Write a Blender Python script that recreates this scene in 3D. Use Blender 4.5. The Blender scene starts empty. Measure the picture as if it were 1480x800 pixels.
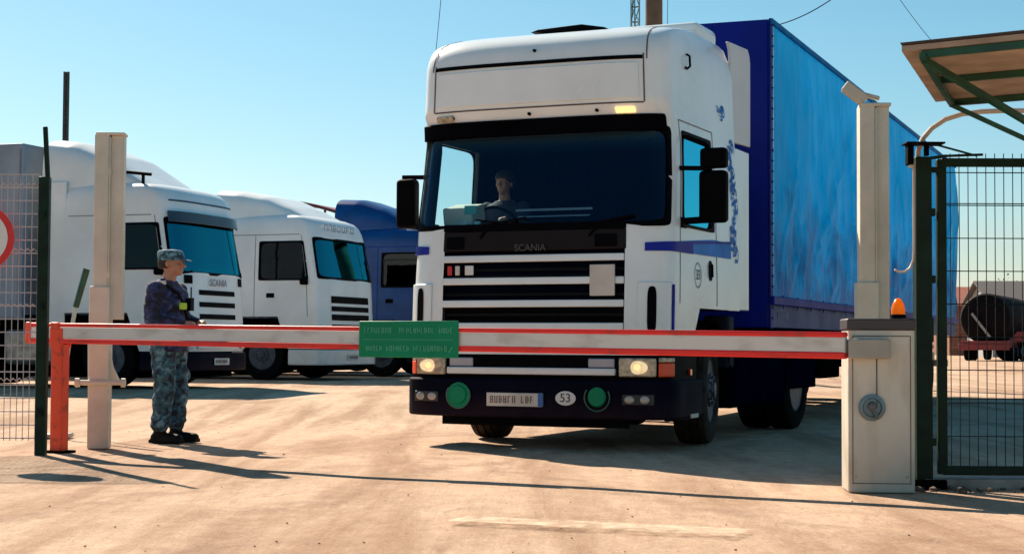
import bpy, bmesh, math, random
from mathutils import Vector, Matrix, noise
R = math.radians
random.seed(7)
C = bpy.context.scene

# ------------------------------------------------------------------ camera, sky, sun, exposure
cam_d = bpy.data.cameras.new('camera'); cam = bpy.data.objects.new('camera', cam_d)
C.collection.objects.link(cam); C.camera = cam
cam_d.sensor_width = 36; cam_d.lens = 58.4; cam_d.clip_start = 0.1; cam_d.clip_end = 6000
cam.matrix_world = Matrix.Translation((0, 0, 0.93)) @ Matrix.Rotation(R(92.27), 4, 'X') @ Matrix.Rotation(R(0.30), 4, 'Z')

SUN_EL, SUN_AZ = 38.0, -32.0          # azimuth from +Y, negative = to the left
w = bpy.data.worlds.new('World'); C.world = w; w.use_nodes = True
nt = w.node_tree; bg = nt.nodes['Background']
sky = nt.nodes.new('ShaderNodeTexSky'); sky.sky_type = 'NISHITA'; sky.sun_disc = False
sky.sun_elevation = R(SUN_EL); sky.sun_rotation = R(SUN_AZ)
sky.air_density = 1.0; sky.dust_density = 0.4; sky.ozone_density = 3.0; sky.altitude = 0
hs_ = nt.nodes.new('ShaderNodeHueSaturation'); hs_.inputs['Saturation'].default_value = 1.2; hs_.inputs['Hue'].default_value = 0.472
nt.links.new(sky.outputs[0], hs_.inputs['Color']); nt.links.new(hs_.outputs[0], bg.inputs[0]); bg.inputs[1].default_value = 0.052
sd = bpy.data.lights.new('sun', 'SUN'); sd.energy = 5.0; sd.angle = R(0.5); sd.color = (1.0, 0.85, 0.68)
so = bpy.data.objects.new('sun', sd); C.collection.objects.link(so)
sv = Vector((math.sin(R(SUN_AZ))*math.cos(R(SUN_EL)), math.cos(R(SUN_AZ))*math.cos(R(SUN_EL)), math.sin(R(SUN_EL))))
so.rotation_euler = sv.to_track_quat('Z', 'Y').to_euler(); so.location = (-20, 30, 30)
C.view_settings.view_transform = 'Standard'; C.view_settings.look = 'None'
C.view_settings.exposure = 1.04; C.view_settings.gamma = 1; C.view_settings.use_curve_mapping = False
C.render.engine = 'CYCLES'; C.cycles.max_bounces = 8; C.cycles.transparent_max_bounces = 24

# ------------------------------------------------------------------ materials
MATS = {}
def mat(name, col, rough=0.5, metal=0.0, var=0.12, vscale=3.0, bump=0.0, bscale=40.0, col2=None, coat=0.0, spec=0.5,
        detail=5.0, ramp=(0.35, 0.7), stretch=(1, 1, 1)):
    m = bpy.data.materials.new(name); m.use_nodes = True; MATS[name] = m
    n = m.node_tree; b = n.nodes['Principled BSDF']
    tc = n.nodes.new('ShaderNodeTexCoord'); mp = n.nodes.new('ShaderNodeMapping'); mp.inputs['Scale'].default_value = stretch
    n.links.new(tc.outputs['Object'], mp.inputs[0])
    nz = n.nodes.new('ShaderNodeTexNoise'); nz.inputs['Scale'].default_value = vscale; nz.inputs['Detail'].default_value = detail
    n.links.new(mp.outputs[0], nz.inputs['Vector'])
    cr = n.nodes.new('ShaderNodeValToRGB'); n.links.new(nz.outputs[0], cr.inputs[0])
    if col2 is None: col2 = tuple(c*(1-var*2) for c in col)
    cr.color_ramp.elements[0].position, cr.color_ramp.elements[1].position = ramp
    cr.color_ramp.elements[0].color = (*col2, 1); cr.color_ramp.elements[1].color = (*col, 1)
    n.links.new(cr.outputs[0], b.inputs['Base Color'])
    mr = n.nodes.new('ShaderNodeMapRange'); mr.inputs[3].default_value = min(1, rough*1.25); mr.inputs[4].default_value = rough*0.8
    n.links.new(nz.outputs[0], mr.inputs[0]); n.links.new(mr.outputs[0], b.inputs['Roughness'])
    b.inputs['Metallic'].default_value = metal; b.inputs['Coat Weight'].default_value = coat
    b.inputs['Specular IOR Level'].default_value = spec
    if bump:
        n2 = n.nodes.new('ShaderNodeTexNoise'); n2.inputs['Scale'].default_value = bscale; n2.inputs['Detail'].default_value = 6
        n.links.new(mp.outputs[0], n2.inputs['Vector'])
        bp = n.nodes.new('ShaderNodeBump'); bp.inputs['Strength'].default_value = bump; bp.inputs['Distance'].default_value = 0.02
        n.links.new(n2.outputs[0], bp.inputs['Height']); n.links.new(bp.outputs[0], b.inputs['Normal'])
    return m

def grime(m, height=1.2, col=(.16, .12, .09), amount=.6):
    """road dirt that thickens towards the bottom of a vehicle (object space z)"""
    n = m.node_tree; b = n.nodes['Principled BSDF']
    src = b.inputs['Base Color'].links[0].from_socket
    tc = n.nodes.new('ShaderNodeTexCoord'); sp = n.nodes.new('ShaderNodeSeparateXYZ'); n.links.new(tc.outputs['Object'], sp.inputs[0])
    mr = n.nodes.new('ShaderNodeMapRange'); mr.inputs[1].default_value = height; mr.inputs[2].default_value = 0.2
    mr.inputs[3].default_value = 0; mr.inputs[4].default_value = amount
    n.links.new(sp.outputs[2], mr.inputs[0])
    nz = n.nodes.new('ShaderNodeTexNoise'); nz.inputs['Scale'].default_value = 5; nz.inputs['Detail'].default_value = 8
    n.links.new(tc.outputs['Object'], nz.inputs['Vector'])
    mu = n.nodes.new('ShaderNodeMath'); mu.operation = 'MULTIPLY'; n.links.new(mr.outputs[0], mu.inputs[0]); n.links.new(nz.outputs[0], mu.inputs[1])
    mx = n.nodes.new('ShaderNodeMixRGB'); mx.inputs[2].default_value = (*col, 1)
    n.links.new(mu.outputs[0], mx.inputs[0]); n.links.new(src, mx.inputs[1]); n.links.new(mx.outputs[0], b.inputs['Base Color'])

def glassmat(name, tint=(.25, .35, .42), refl=0.05, rough=0.02, rcol=(.8, .95, 1)):
    m = bpy.data.materials.new(name); m.use_nodes = True; n = m.node_tree; n.nodes.clear(); MATS[name] = m
    o = n.nodes.new('ShaderNodeOutputMaterial'); mx = n.nodes.new('ShaderNodeMixShader')
    tr = n.nodes.new('ShaderNodeBsdfTransparent'); tr.inputs[0].default_value = (*tint, 1)
    gl = n.nodes.new('ShaderNodeBsdfGlossy'); gl.inputs['Roughness'].default_value = rough; gl.inputs[0].default_value = (*rcol, 1)
    lw = n.nodes.new('ShaderNodeLayerWeight'); lw.inputs[0].default_value = .5
    pw = n.nodes.new('ShaderNodeMath'); pw.operation = 'POWER'; pw.inputs[1].default_value = 5; n.links.new(lw.outputs['Facing'], pw.inputs[0])
    fr = n.nodes.new('ShaderNodeMapRange'); fr.inputs[3].default_value = refl; fr.inputs[4].default_value = 1.0; n.links.new(pw.outputs[0], fr.inputs[0])
    nz = n.nodes.new('ShaderNodeTexNoise'); nz.inputs['Scale'].default_value = 1.3
    bp = n.nodes.new('ShaderNodeBump'); bp.inputs['Strength'].default_value = .05; bp.inputs['Distance'].default_value = .05
    n.links.new(nz.outputs[0], bp.inputs['Height']); n.links.new(bp.outputs[0], gl.inputs['Normal'])
    n.links.new(fr.outputs[0], mx.inputs[0]); n.links.new(tr.outputs[0], mx.inputs[1]); n.links.new(gl.outputs[0], mx.inputs[2])
    n.links.new(mx.outputs[0], o.inputs[0])
    return m

def camo(name, cols, scale=14):
    m = bpy.data.materials.new(name); m.use_nodes = True; n = m.node_tree; b = n.nodes['Principled BSDF']; MATS[name] = m
    tc = n.nodes.new('ShaderNodeTexCoord')
    nz = n.nodes.new('ShaderNodeTexNoise'); nz.inputs['Scale'].default_value = scale; nz.inputs['Detail'].default_value = 2.5
    nz.inputs['Distortion'].default_value = .6
    n.links.new(tc.outputs['Object'], nz.inputs['Vector'])
    cr = n.nodes.new('ShaderNodeValToRGB'); cr.color_ramp.interpolation = 'CONSTANT'; n.links.new(nz.outputs[0], cr.inputs[0])
    e = cr.color_ramp.elements; e[0].color = (*cols[0], 1); e[0].position = 0; e[1].color = (*cols[1], 1); e[1].position = .43
    for p, c in zip((.52, .61), cols[2:]):
        k = e.new(p); k.color = (*c, 1)
    n.links.new(cr.outputs[0], b.inputs['Base Color']); b.inputs['Roughness'].default_value = .85
    n2 = n.nodes.new('ShaderNodeTexNoise'); n2.inputs['Scale'].default_value = 9; n2.inputs['Detail'].default_value = 4
    n.links.new(tc.outputs['Object'], n2.inputs['Vector'])
    bp = n.nodes.new('ShaderNodeBump'); bp.inputs['Strength'].default_value = .8; bp.inputs['Distance'].default_value = .04
    n.links.new(n2.outputs[0], bp.inputs['Height']); n.links.new(bp.outputs[0], b.inputs['Normal'])
    return m

white = mat('white_paint', (.84, .90, .91), .25, var=.06, vscale=1.5, coat=.3); grime(white, 1.3, amount=.5)
white2 = mat('greyish_white_paint', (.84, .88, .88), .33, var=.08, vscale=1.2, coat=.2); grime(white2, 1.5, amount=.6)
pearl = mat('pale_grey_paint', (.66, .68, .70), .35, var=.08, vscale=1.2)
bluep = mat('truck_blue_paint', (.001, .060, .24), .35, var=.15, spec=.25)
redp = mat('dark_red_paint', (.25, .02, .02), .4)
black = mat('black_plastic', (.0015, .0015, .003), .6, var=.2, spec=.05)
rubber = mat('tyre_rubber', (.006, .006, .007), .95, spec=.04, var=.2, vscale=12, bump=.3, bscale=60)
dustrub = mat('dusty_tyre_rubber', (.035, .026, .018), .9, spec=.2, var=.3, vscale=8, bump=.4, bscale=50)
bumperm = mat('dark_bumper_paint', (.002, .003, .015), .6, var=.2, spec=.05); grime(bumperm, .5, (.10, .05, .035), .45)
steel = mat('bare_steel', (.35, .35, .35), .35, metal=.8, var=.2, vscale=8)
rimm = mat('grey_rim_paint', (.05, .07, .10), .45, var=.25, vscale=9)
chassis = mat('chassis_black', (.004, .004, .005), .95, var=.3, spec=0)
interior = mat('cab_interior', (.002, .004, .012), .95, var=.2, spec=.02)
dashm = mat('dashboard_plastic', (.005, .007, .012), .8, spec=.2)
curtain_in = mat('cab_curtain', (.12, .19, .2), .9)
stripeb = mat('stripe_dark_blue', (.012, .025, .36), .5, spec=.15)
stripec = mat('stripe_light_blue', (.008, .22, .72), .5, spec=.15)
tank_b = mat('side_skirt_navy', (.0015, .003, .012), .95, spec=0)
glass = glassmat('windscreen_glass', (.70, .88, .93), .03, rcol=(.3, .6, 1))
glass_side = glassmat('side_window_glass', (.88, .95, .96), .04)
glass_refl = glassmat('tinted_window_glass', (.05, .12, .15), .75, rcol=(.08, .75, 1))
glass_far = glassmat('parked_windscreen_glass', (.04, .10, .12), .60, rcol=(.02, .32, .42))
darkglass = glassmat('dark_window_glass', (.03, .03, .04), .025)
lens = mat('headlamp_lens', (.62, .55, .40), .12, var=.3, vscale=25, coat=1)
lamp_on = mat('lit_lamp', (.9, .6, .3), .3)
e = lamp_on.node_tree.nodes['Principled BSDF']; e.inputs['Emission Color'].default_value = (1, .62, .25, 1); e.inputs['Emission Strength'].default_value = .6
glow = mat('headlight_glow', (.9, .8, .6), .3, var=.3, vscale=30)
e = glow.node_tree.nodes['Principled BSDF']; e.inputs['Emission Color'].default_value = (1, .72, .36, 1); e.inputs['Emission Strength'].default_value = .32
orange_l = mat('orange_lens', (.95, .09, .02), .3)
amber = mat('amber_beacon_plastic', (1, .36, .01), .3)
_n = amber.node_tree; _t = _n.nodes.new('ShaderNodeBsdfTranslucent'); _t.inputs[0].default_value = (1, .42, .01, 1)
_m = _n.nodes.new('ShaderNodeMixShader'); _m.inputs[0].default_value = .6
_n.links.new(_n.nodes['Principled BSDF'].outputs[0], _m.inputs[1]); _n.links.new(_t.outputs[0], _m.inputs[2]); _n.links.new(_m.outputs[0], _n.nodes['Material Output'].inputs[0])
redlens = mat('red_lens', (.6, .02, .01), .2, coat=1)
boomw = mat('boom_white', (.66, .67, .65), .45, col2=(.50, .49, .46), vscale=9, detail=10, ramp=(.32, .50), stretch=(.4, 1, 1))
boomr = mat('boom_red', (.82, .018, .014), .4, col2=(.50, .03, .02), vscale=14, detail=10, ramp=(.30, .46), stretch=(.4, 1, 1))
orred = mat('orange_red_paint', (.82, .065, .018), .45, col2=(.42, .05, .02), vscale=12, detail=10, ramp=(.32, .44))
greens = mat('green_sign_paint', (.001, .26, .12), .5, var=.1, spec=.2)
lgreen = mat('sign_pale_green_lettering', (.07, .45, .26), .5)
greenp = mat('dark_green_fence_paint', (.003, .024, .012), .5, var=.25, vscale=8, spec=.2)
greenb = mat('green_frame_paint', (.006, .075, .035), .4, var=.25, vscale=8)
creamp = mat('cream_housing_paint', (.62, .59, .51), .45, col2=(.48, .44, .36), vscale=6, detail=10, ramp=(.30, .52), bump=.08, stretch=(1, 1, .35)); grime(creamp, .5, (.25, .18, .12), .6)
colm = mat('weathered_cream_column_paint', (.66, .63, .52), .6, var=.10, vscale=4, bump=.1, bscale=20); grime(colm, .7, (.25, .17, .11), .5)
darkcap = mat('housing_cap_grey', (.05, .045, .05), .45)
lockm = mat('lock_cover_grey_blue', (.16, .24, .28), .35, metal=.4)
wirem = mat('galvanised_wire', (.50, .46, .48), .5, metal=.2)
wiregm = mat('green_coated_wire', (.006, .018, .022), .6, spec=.2)
pipem = mat('pale_cable_pipe', (.62, .52, .42), .5)
platew = mat('number_plate_white', (.70, .66, .60), .5)
glyph = mat('number_plate_lettering', (.22, .17, .15), .6)
plateb = mat('number_plate_blue', (.02, .15, .5), .5)
signw = mat('sign_white', (.75, .74, .72), .5, var=.04)
signr = mat('sign_red', (.65, .02, .02), .45, var=.06)
rustw = mat('canopy_underside_plywood', (.40, .31, .24), .8, var=.2, vscale=4, bump=.1)
skin = mat('skin', (.42, .20, .13), .6, var=.12, vscale=8)
hairm = mat('dark_hair', (.02, .015, .012), .8)
boot = mat('black_leather', (.004, .004, .005), .6, var=.2, spec=.12)
jacketm = camo('navy_camouflage_cloth', [(.003, .004, .014), (.008, .014, .06), (.018, .026, .10), (.06, .08, .17)], 16)
trouserm = camo('blue_camouflage_cloth', [(.004, .010, .022), (.014, .055, .09), (.03, .10, .15), (.10, .19, .24)], 17)
badge = mat('lime_patch', (.45, .70, .05), .6)
shirt = mat('driver_shirt', (.035, .04, .06), .9)

# ------------------------------------------------------------------ mesh helpers
def link(o, parent=None):
    C.collection.objects.link(o)
    if parent is not None: o.parent = parent
    return o
def tag(o, label=None, cat=None, group=None, kind=None):
    if label: o['label'] = label
    if cat: o['category'] = cat
    if group: o['group'] = group
    if kind: o['kind'] = kind
    return o
def empty(name, loc=(0, 0, 0), rz=0.0):
    o = bpy.data.objects.new(name, None); o.empty_display_size = .2
    o.location = loc; o.rotation_euler = (0, 0, rz); link(o); return o

class MB:
    def __init__(s): s.bm = bmesh.new()
    def box(s, c, d, rot=None):
        M = Matrix.Translation(c) @ (rot.to_4x4() if rot is not None else Matrix()) @ Matrix.Diagonal((*d, 1))
        bmesh.ops.create_cube(s.bm, size=1, matrix=M); return s
    def bar(s, p0, p1, w, h=None, up=(0, 0, 1)):
        p0, p1 = Vector(p0), Vector(p1); h = h or w; z = (p1-p0).normalized(); u = Vector(up)
        if abs(z.dot(u)) > .98: u = Vector((0, 1, 0))
        x = u.cross(z).normalized(); y = z.cross(x)
        rot = Matrix((x, y, z)).transposed()
        return s.box((p0+p1)/2, (w, h, (p1-p0).length), rot)
    def tube(s, pts, r, n=10, caps=True):
        pts = [Vector(p) for p in pts]; rs = r if isinstance(r, (list, tuple)) else [r]*len(pts)
        rings = []; px = None
        for i, p in enumerate(pts):
            d = (pts[min(i+1, len(pts)-1)]-pts[max(i-1, 0)]).normalized()
            if px is None:
                u = Vector((0, 0, 1)) if abs(d.z) < .9 else Vector((1, 0, 0)); px = u.cross(d).normalized()
            else: px = (px-d*px.dot(d)).normalized()
            py = d.cross(px)
            rings.append([s.bm.verts.new(p+(px*math.cos(2*math.pi*k/n)+py*math.sin(2*math.pi*k/n))*rs[i]) for k in range(n)])
        for a, b in zip(rings, rings[1:]):
            for k in range(n): s.bm.faces.new((a[k], a[(k+1) % n], b[(k+1) % n], b[k]))
        if caps: s.bm.faces.new(rings[0][::-1]); s.bm.faces.new(rings[-1])
        return s
    def lathe(s, prof, c=(0, 0, 0), axis='X', n=40):
        """prof: (along, radius) list"""
        c = Vector(c); rings = []
        for a, r in prof:
            ring = []
            for k in range(n):
                t = 2*math.pi*k/n; q = (a, r*math.cos(t), r*math.sin(t))
                v = {'X': (q[0], q[1], q[2]), 'Y': (q[1], q[0], q[2]), 'Z': (q[1], q[2], q[0])}[axis]
                ring.append(s.bm.verts.new(c+Vector(v)))
            rings.append(ring)
        for a, b in zip(rings, rings[1:]):
            for k in range(n): s.bm.faces.new((a[k], a[(k+1) % n], b[(k+1) % n], b[k]))
        s.bm.faces.new(rings[0][::-1]); s.bm.faces.new(rings[-1])
        return s
    def grid(s, f, nu, nv, thick=None):
        """f(u,v)->Vector for u,v in 0..1; thick: second function for the back surface"""
        def lay(g): return [[s.bm.verts.new(g(i/nu, j/nv)) for j in range(nv+1)] for i in range(nu+1)]
        A = lay(f)
        for i in range(nu):
            for j in range(nv): s.bm.faces.new((A[i][j], A[i+1][j], A[i+1][j+1], A[i][j+1]))
        if thick:
            B = lay(thick)
            for i in range(nu):
                for j in range(nv): s.bm.faces.new((B[i][j+1], B[i+1][j+1], B[i+1][j], B[i][j]))
            for i in range(nu):
                s.bm.faces.new((A[i+1][0], A[i][0], B[i][0], B[i+1][0])); s.bm.faces.new((A[i][nv], A[i+1][nv], B[i+1][nv], B[i][nv]))
            for j in range(nv):
                s.bm.faces.new((A[0][j], A[0][j+1], B[0][j+1], B[0][j])); s.bm.faces.new((A[nu][j+1], A[nu][j], B[nu][j], B[nu][j+1]))
        return s
    def poly(s, pts2, y0, y1, plane='XZ'):
        """extruded polygon"""
        def P(p, t): return {'XZ': (p[0], t, p[1]), 'YZ': (t, p[0], p[1]), 'XY': (p[0], p[1], t)}[plane]
        a = [s.bm.verts.new(P(p, y0)) for p in pts2]; b = [s.bm.verts.new(P(p, y1)) for p in pts2]
        n = len(pts2)
        s.bm.faces.new(a); s.bm.faces.new(b[::-1])
        for i in range(n): s.bm.faces.new((a[i], b[i], b[(i+1) % n], a[(i+1) % n]))
        return s
    def build(s, name, m, parent=None, bevel=0.0, seg=2, smooth=35, loc=None, rot=None):
        bmesh.ops.recalc_face_normals(s.bm, faces=s.bm.faces)
        me = bpy.data.meshes.new(name); s.bm.to_mesh(me); s.bm.free()
        me.materials.append(m)
        for p in me.polygons: p.use_smooth = True
        me.set_sharp_from_angle(angle=R(smooth))
        o = bpy.data.objects.new(name, me); link(o, parent)
        if loc: o.location = loc
        if rot: o.rotation_euler = rot
        if bevel:
            b = o.modifiers.new('bevel', 'BEVEL'); b.width = bevel; b.segments = seg; b.limit_method = 'ANGLE'; b.angle_limit = R(40)
        return o

def text_obj(txt, size, m, parent, loc, rot, name='lettering', ext=0.002):
    cu = bpy.data.curves.new(name, 'FONT'); cu.body = txt; cu.size = size; cu.extrude = ext; cu.align_x = 'CENTER'; cu.align_y = 'CENTER'
    t = bpy.data.objects.new(name, cu); C.collection.objects.link(t)
    dg = bpy.context.evaluated_depsgraph_get(); me = bpy.data.meshes.new_from_object(t.evaluated_get(dg))
    bpy.data.objects.remove(t); me.materials.clear(); me.materials.append(m)
    o = bpy.data.objects.new(name, me); link(o, parent); o.location = loc; o.rotation_euler = rot
    return o

def strokes(mb, x0, x1, z0, h, y, t=.003, seed=1, gaps=(), cw=.6):
    """rows of small letter-like strokes in the XZ plane at depth y (facing -Y)"""
    rnd = random.Random(seed); x = x0; wd = h*cw
    while x+wd <= x1:
        if not any(a <= x <= b for a, b in gaps):
            k = rnd.random(); th = h*.17
            mb.box((x+th/2, y, z0+h/2), (th, t, h))
            if k < .8: mb.box((x+wd-th/2-.1*wd, y, z0+h/2), (th, t, h*(1 if k < .5 else .6)))
            for q in (0, .5, 1):
                if rnd.random() < .55: mb.box((x+wd*.45, y-t*.1, z0+th/2+q*(h-th)), (wd*.5, t, th))
        x += wd*1.25

def copy_tree(o, parent=None):
    c = o.copy(); C.collection.objects.link(c)
    if parent is not None: c.parent = parent
    for ch in list(o.children): copy_tree(ch, c)
    return c

# ------------------------------------------------------------------ ground
def sstep(a, b, x):
    t = max(0., min(1., (x-a)/(b-a))); return t*t*(3-2*t)
def gz(x, y):
    line = 1.3+.4*(y-17)-1.3
    m = max(sstep(-.4, -3.2, x-line), sstep(42, 60, y))
    return .14*sstep(17.5, 26, y)*m
def ground():
    xs = [-2500, -1200, -600, -300, -150, -90, -60, -40, -30, -24, -20, -17]+[-15+.25*i for i in range(101)]+[11+i for i in range(1, 8)]+[20, 24, 30, 40, 60, 90, 150, 300, 600, 1200, 2500]
    ys = [-60, -30, -15, -5, 0, 2, 4]+[5+.25*i for i in range(121)]+[36+i for i in range(30)]+[70, 76, 84, 95, 110, 130, 160, 200, 300, 500, 900, 1600, 3000, 5000]
    bm = bmesh.new(); V = []
    for x in xs:
        V.append([bm.verts.new((x, y, gz(x, y)+(.012*noise.noise(Vector((x*.9, y*.5, 0))) if 5 < y < 35 and abs(x) < 12 else 0)-.006)) for y in ys])
    for i in range(len(xs)-1):
        for j in range(len(ys)-1): bm.faces.new((V[i][j], V[i+1][j], V[i+1][j+1], V[i][j+1]))
    me = bpy.data.meshes.new('ground'); bm.to_mesh(me); bm.free()
    for p in me.polygons: p.use_smooth = True
    o = bpy.data.objects.new('ground', me); link(o); tag(o, kind='structure')
    m = bpy.data.materials.new('dusty_yard_concrete'); m.use_nodes = True; n = m.node_tree; b = n.nodes['Principled BSDF']
    N = n.nodes.new; Lk = n.links.new
    tc = N('ShaderNodeTexCoord')
    def noisen(scale, detail=6, st=(1, 1, 1), rot=0, rough=.55, dist=0):
        mp = N('ShaderNodeMapping'); mp.inputs['Scale'].default_value = st; mp.inputs['Rotation'].default_value = (0, 0, rot)
        Lk(tc.outputs['Object'], mp.inputs[0]); z = N('ShaderNodeTexNoise'); z.inputs['Scale'].default_value = scale
        z.inputs['Detail'].default_value = detail; z.inputs['Roughness'].default_value = rough; z.inputs['Distortion'].default_value = dist
        Lk(mp.outputs[0], z.inputs['Vector']); return z.outputs[0]
    def ramp(src, a, b2, ca=(0, 0, 0), cb=(1, 1, 1)):
        r = N('ShaderNodeValToRGB'); r.color_ramp.elements[0].position = a; r.color_ramp.elements[1].position = b2
        r.color_ramp.elements[0].color = (*ca, 1); r.color_ramp.elements[1].color = (*cb, 1); Lk(src, r.inputs[0]); return r.outputs[0]
    def mix(f, a, b2, mode='MIX'):
        x = N('ShaderNodeMixRGB'); x.blend_type = mode
        for k, v in ((0, f), (1, a), (2, b2)):
            if isinstance(v, (int, float)): x.inputs[k].default_value = v
            elif isinstance(v, tuple): x.inputs[k].default_value = (*v, 1)
            else: Lk(v, x.inputs[k])
        return x.outputs[0]
    base = mix(ramp(noisen(.5, 7), .35, .68), (.50, .355, .255), (.60, .445, .33))
    # dust streaks dragged by turning wheels, running into the yard
    st = noisen(1.0, 6, (1.6, .16, 1), R(19), .6, .4)
    base = mix(ramp(st, .45, .60), base, (.38, .25, .17))
    st2 = noisen(1.9, 7, (1.5, .22, 1), R(33), .65, .5)
    base = mix(mix(1.0, ramp(st2, .55, .68), (.55, .55, .55), 'MULTIPLY'), base, (.33, .205, .14))
    sx = N('ShaderNodeSeparateXYZ'); Lk(tc.outputs['Object'], sx.inputs[0])
    def mth(op, a, b2):
        q = N('ShaderNodeMath'); q.operation = op
        for k, v in ((0, a), (1, b2)):
            if isinstance(v, (int, float)): q.inputs[k].default_value = v
            elif v is not None: Lk(v, q.inputs[k])
        return q.outputs[0]
    wob = mth('MULTIPLY', mth('SUBTRACT', noisen(.35, 2), .5), 1.3)
    brk = ramp(noisen(2.2, 6, (1, 1, 1), 0, .65), .40, .62)
    tread = ramp(noisen(22, 3, (1, 2.2, 1), R(20)), .42, .52, (.35, .35, .35), (1, 1, 1))
    for ox, oy, rad, hw in ((14.0, 7.0, 15.4, .16), (14.0, 7.0, 17.5, .16), (19, 3.0, 22.3, .2), (19, 3, 24.3, .14), (9.5, 14.2, 9.6, .13), (9.5, 14.2, 7.6, .13)):
        dx, dy = mth('SUBTRACT', sx.outputs[0], ox), mth('SUBTRACT', sx.outputs[1], oy)
        rr = mth('SQRT', mth('ADD', mth('MULTIPLY', dx, dx), mth('MULTIPLY', dy, dy)), 0)
        dd = mth('ABSOLUTE', mth('ADD', mth('SUBTRACT', rr, rad), wob), 0)
        band = ramp(mth('DIVIDE', dd, hw*2.2), .25, .55, (1, 1, 1), (0, 0, 0))
        base = mix(mix(1.0, mix(1.0, band, brk, 'MULTIPLY'), mix(1.0, tread, (.85, .85, .85), 'MULTIPLY'), 'MULTIPLY'), base, (.30, .195, .135))
    pale = noisen(.45, 5, (1.2, .6, 1), R(-10), .5, .2)
    base = mix(mix(1.0, ramp(pale, .54, .66), (.5, .5, .5), 'MULTIPLY'), base, (.66, .50, .375))
    # grit and small stones
    vo = N('ShaderNodeTexVoronoi'); vo.inputs['Scale'].default_value = 17; Lk(tc.outputs['Object'], vo.inputs['Vector'])
    sp = ramp(vo.outputs['Distance'], .08, .16, (1, 1, 1), (0, 0, 0))
    sel = ramp(noisen(1.1, 3), .45, .55)
    base = mix(mix(1.0, sp, mix(1.0, sel, (.65, .65, .65), 'MULTIPLY'), 'MULTIPLY'), base, (.10, .065, .05))
    med = noisen(7, 8, (1, .7, 1), .4, .7, .3)
    base = mix(.85, base, mix(ramp(med, .35, .66), (.80, .76, .72), (1.05, 1.05, 1.04)), 'MULTIPLY')
    v2 = N('ShaderNodeTexVoronoi'); v2.inputs['Scale'].default_value = 42; v2.inputs['Randomness'].default_value = 1; Lk(tc.outputs['Object'], v2.inputs['Vector'])
    base = mix(mix(1.0, ramp(v2.outputs['Distance'], .10, .22, (1, 1, 1), (0, 0, 0)), mix(1.0, ramp(noisen(.9, 4), .40, .60), (.55, .55, .55), 'MULTIPLY'), 'MULTIPLY'), base, (.24, .16, .115))
    v3 = N('ShaderNodeTexVoronoi'); v3.inputs['Scale'].default_value = 27; Lk(tc.outputs['Object'], v3.inputs['Vector'])
    base = mix(mix(1.0, ramp(v3.outputs['Distance'], .07, .14, (1, 1, 1), (0, 0, 0)), (.6, .6, .6), 'MULTIPLY'), base, (.72, .60, .48))
    vc = N('ShaderNodeTexVoronoi'); vc.feature = 'DISTANCE_TO_EDGE'; vc.inputs['Scale'].default_value = .42
    wn_ = N('ShaderNodeMixRGB'); wn_.inputs[0].default_value = .35; Lk(tc.outputs['Object'], wn_.inputs[1]); nq = N('ShaderNodeTexNoise'); nq.inputs['Scale'].default_value = 1.7; nq.inputs['Detail'].default_value = 6; Lk(tc.outputs['Object'], nq.inputs['Vector']); Lk(nq.outputs['Color'], wn_.inputs[2]); Lk(wn_.outputs[0], vc.inputs['Vector'])
    base = mix(mix(1.0, ramp(vc.outputs['Distance'], .001, .006, (1, 1, 1), (0, 0, 0)), mix(1.0, ramp(noisen(.5, 4), .50, .58), (.5, .5, .5), 'MULTIPLY'), 'MULTIPLY'), base, (.20, .13, .09))
    fine = noisen(55, 5, rough=.8)
    base = mix(.8, base, mix(ramp(fine, .3, .7), (.64, .61, .58), (1.20, 1.20, 1.20)), 'MULTIPLY')
    Lk(base, b.inputs['Base Color']); b.inputs['Roughness'].default_value = .95; b.inputs['Specular IOR Level'].default_value = .15
    ad = N('ShaderNodeMath'); ad.operation = 'ADD'; Lk(noisen(14, 8, rough=.75), ad.inputs[0])
    m2 = N('ShaderNodeMath'); m2.operation = 'MULTIPLY'; m2.inputs[1].default_value = 2.5; Lk(st, m2.inputs[0]); Lk(m2.outputs[0], ad.inputs[1])
    bp = N('ShaderNodeBump'); bp.inputs['Strength'].default_value = .55; bp.inputs['Distance'].default_value = .03
    Lk(ad.outputs[0], bp.inputs['Height']); Lk(bp.outputs[0], b.inputs['Normal'])
    me.materials.append(m)
    return o
ground()

# faded painted line in the foreground
def faded_line():
    m = bpy.data.materials.new('worn_road_paint'); m.use_nodes = True; n = m.node_tree; b = n.nodes['Principled BSDF']
    tc = n.nodes.new('ShaderNodeTexCoord'); nz = n.nodes.new('ShaderNodeTexNoise'); nz.inputs['Scale'].default_value = 9; nz.inputs['Detail'].default_value = 8
    nz.inputs['Roughness'].default_value = .7
    n.links.new(tc.outputs['Object'], nz.inputs['Vector'])
    cr = n.nodes.new('ShaderNodeValToRGB'); cr.color_ramp.elements[0].position = .36; cr.color_ramp.elements[1].position = .66; cr.color_ramp.elements[1].color = (.62, .62, .62, 1)
    n.links.new(nz.outputs[0], cr.inputs[0]); n.links.new(cr.outputs[0], b.inputs['Alpha'])
    b.inputs['Base Color'].default_value = (.72, .58, .42, 1); b.inputs['Roughness'].default_value = .8
    mb = MB(); P0, P1 = Vector((-.28, 8.72, 0)), Vector((1.13, 8.13, 0)); d = (P1-P0).normalized(); q = Vector((-d.y, d.x, 0))
    for (a0, a1, w0) in ((0, .40, .26), (.36, 1.0, .32)):
        mb.grid(lambda u, v, a0=a0, a1=a1, w0=w0: P0.lerp(P1, a0+(a1-a0)*u)+q*(v-.5)*w0+Vector((0, 0, .016)), 14, 2)
    o = mb.build('road_marking', m); tag(o, kind='structure')
faded_line()

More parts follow.
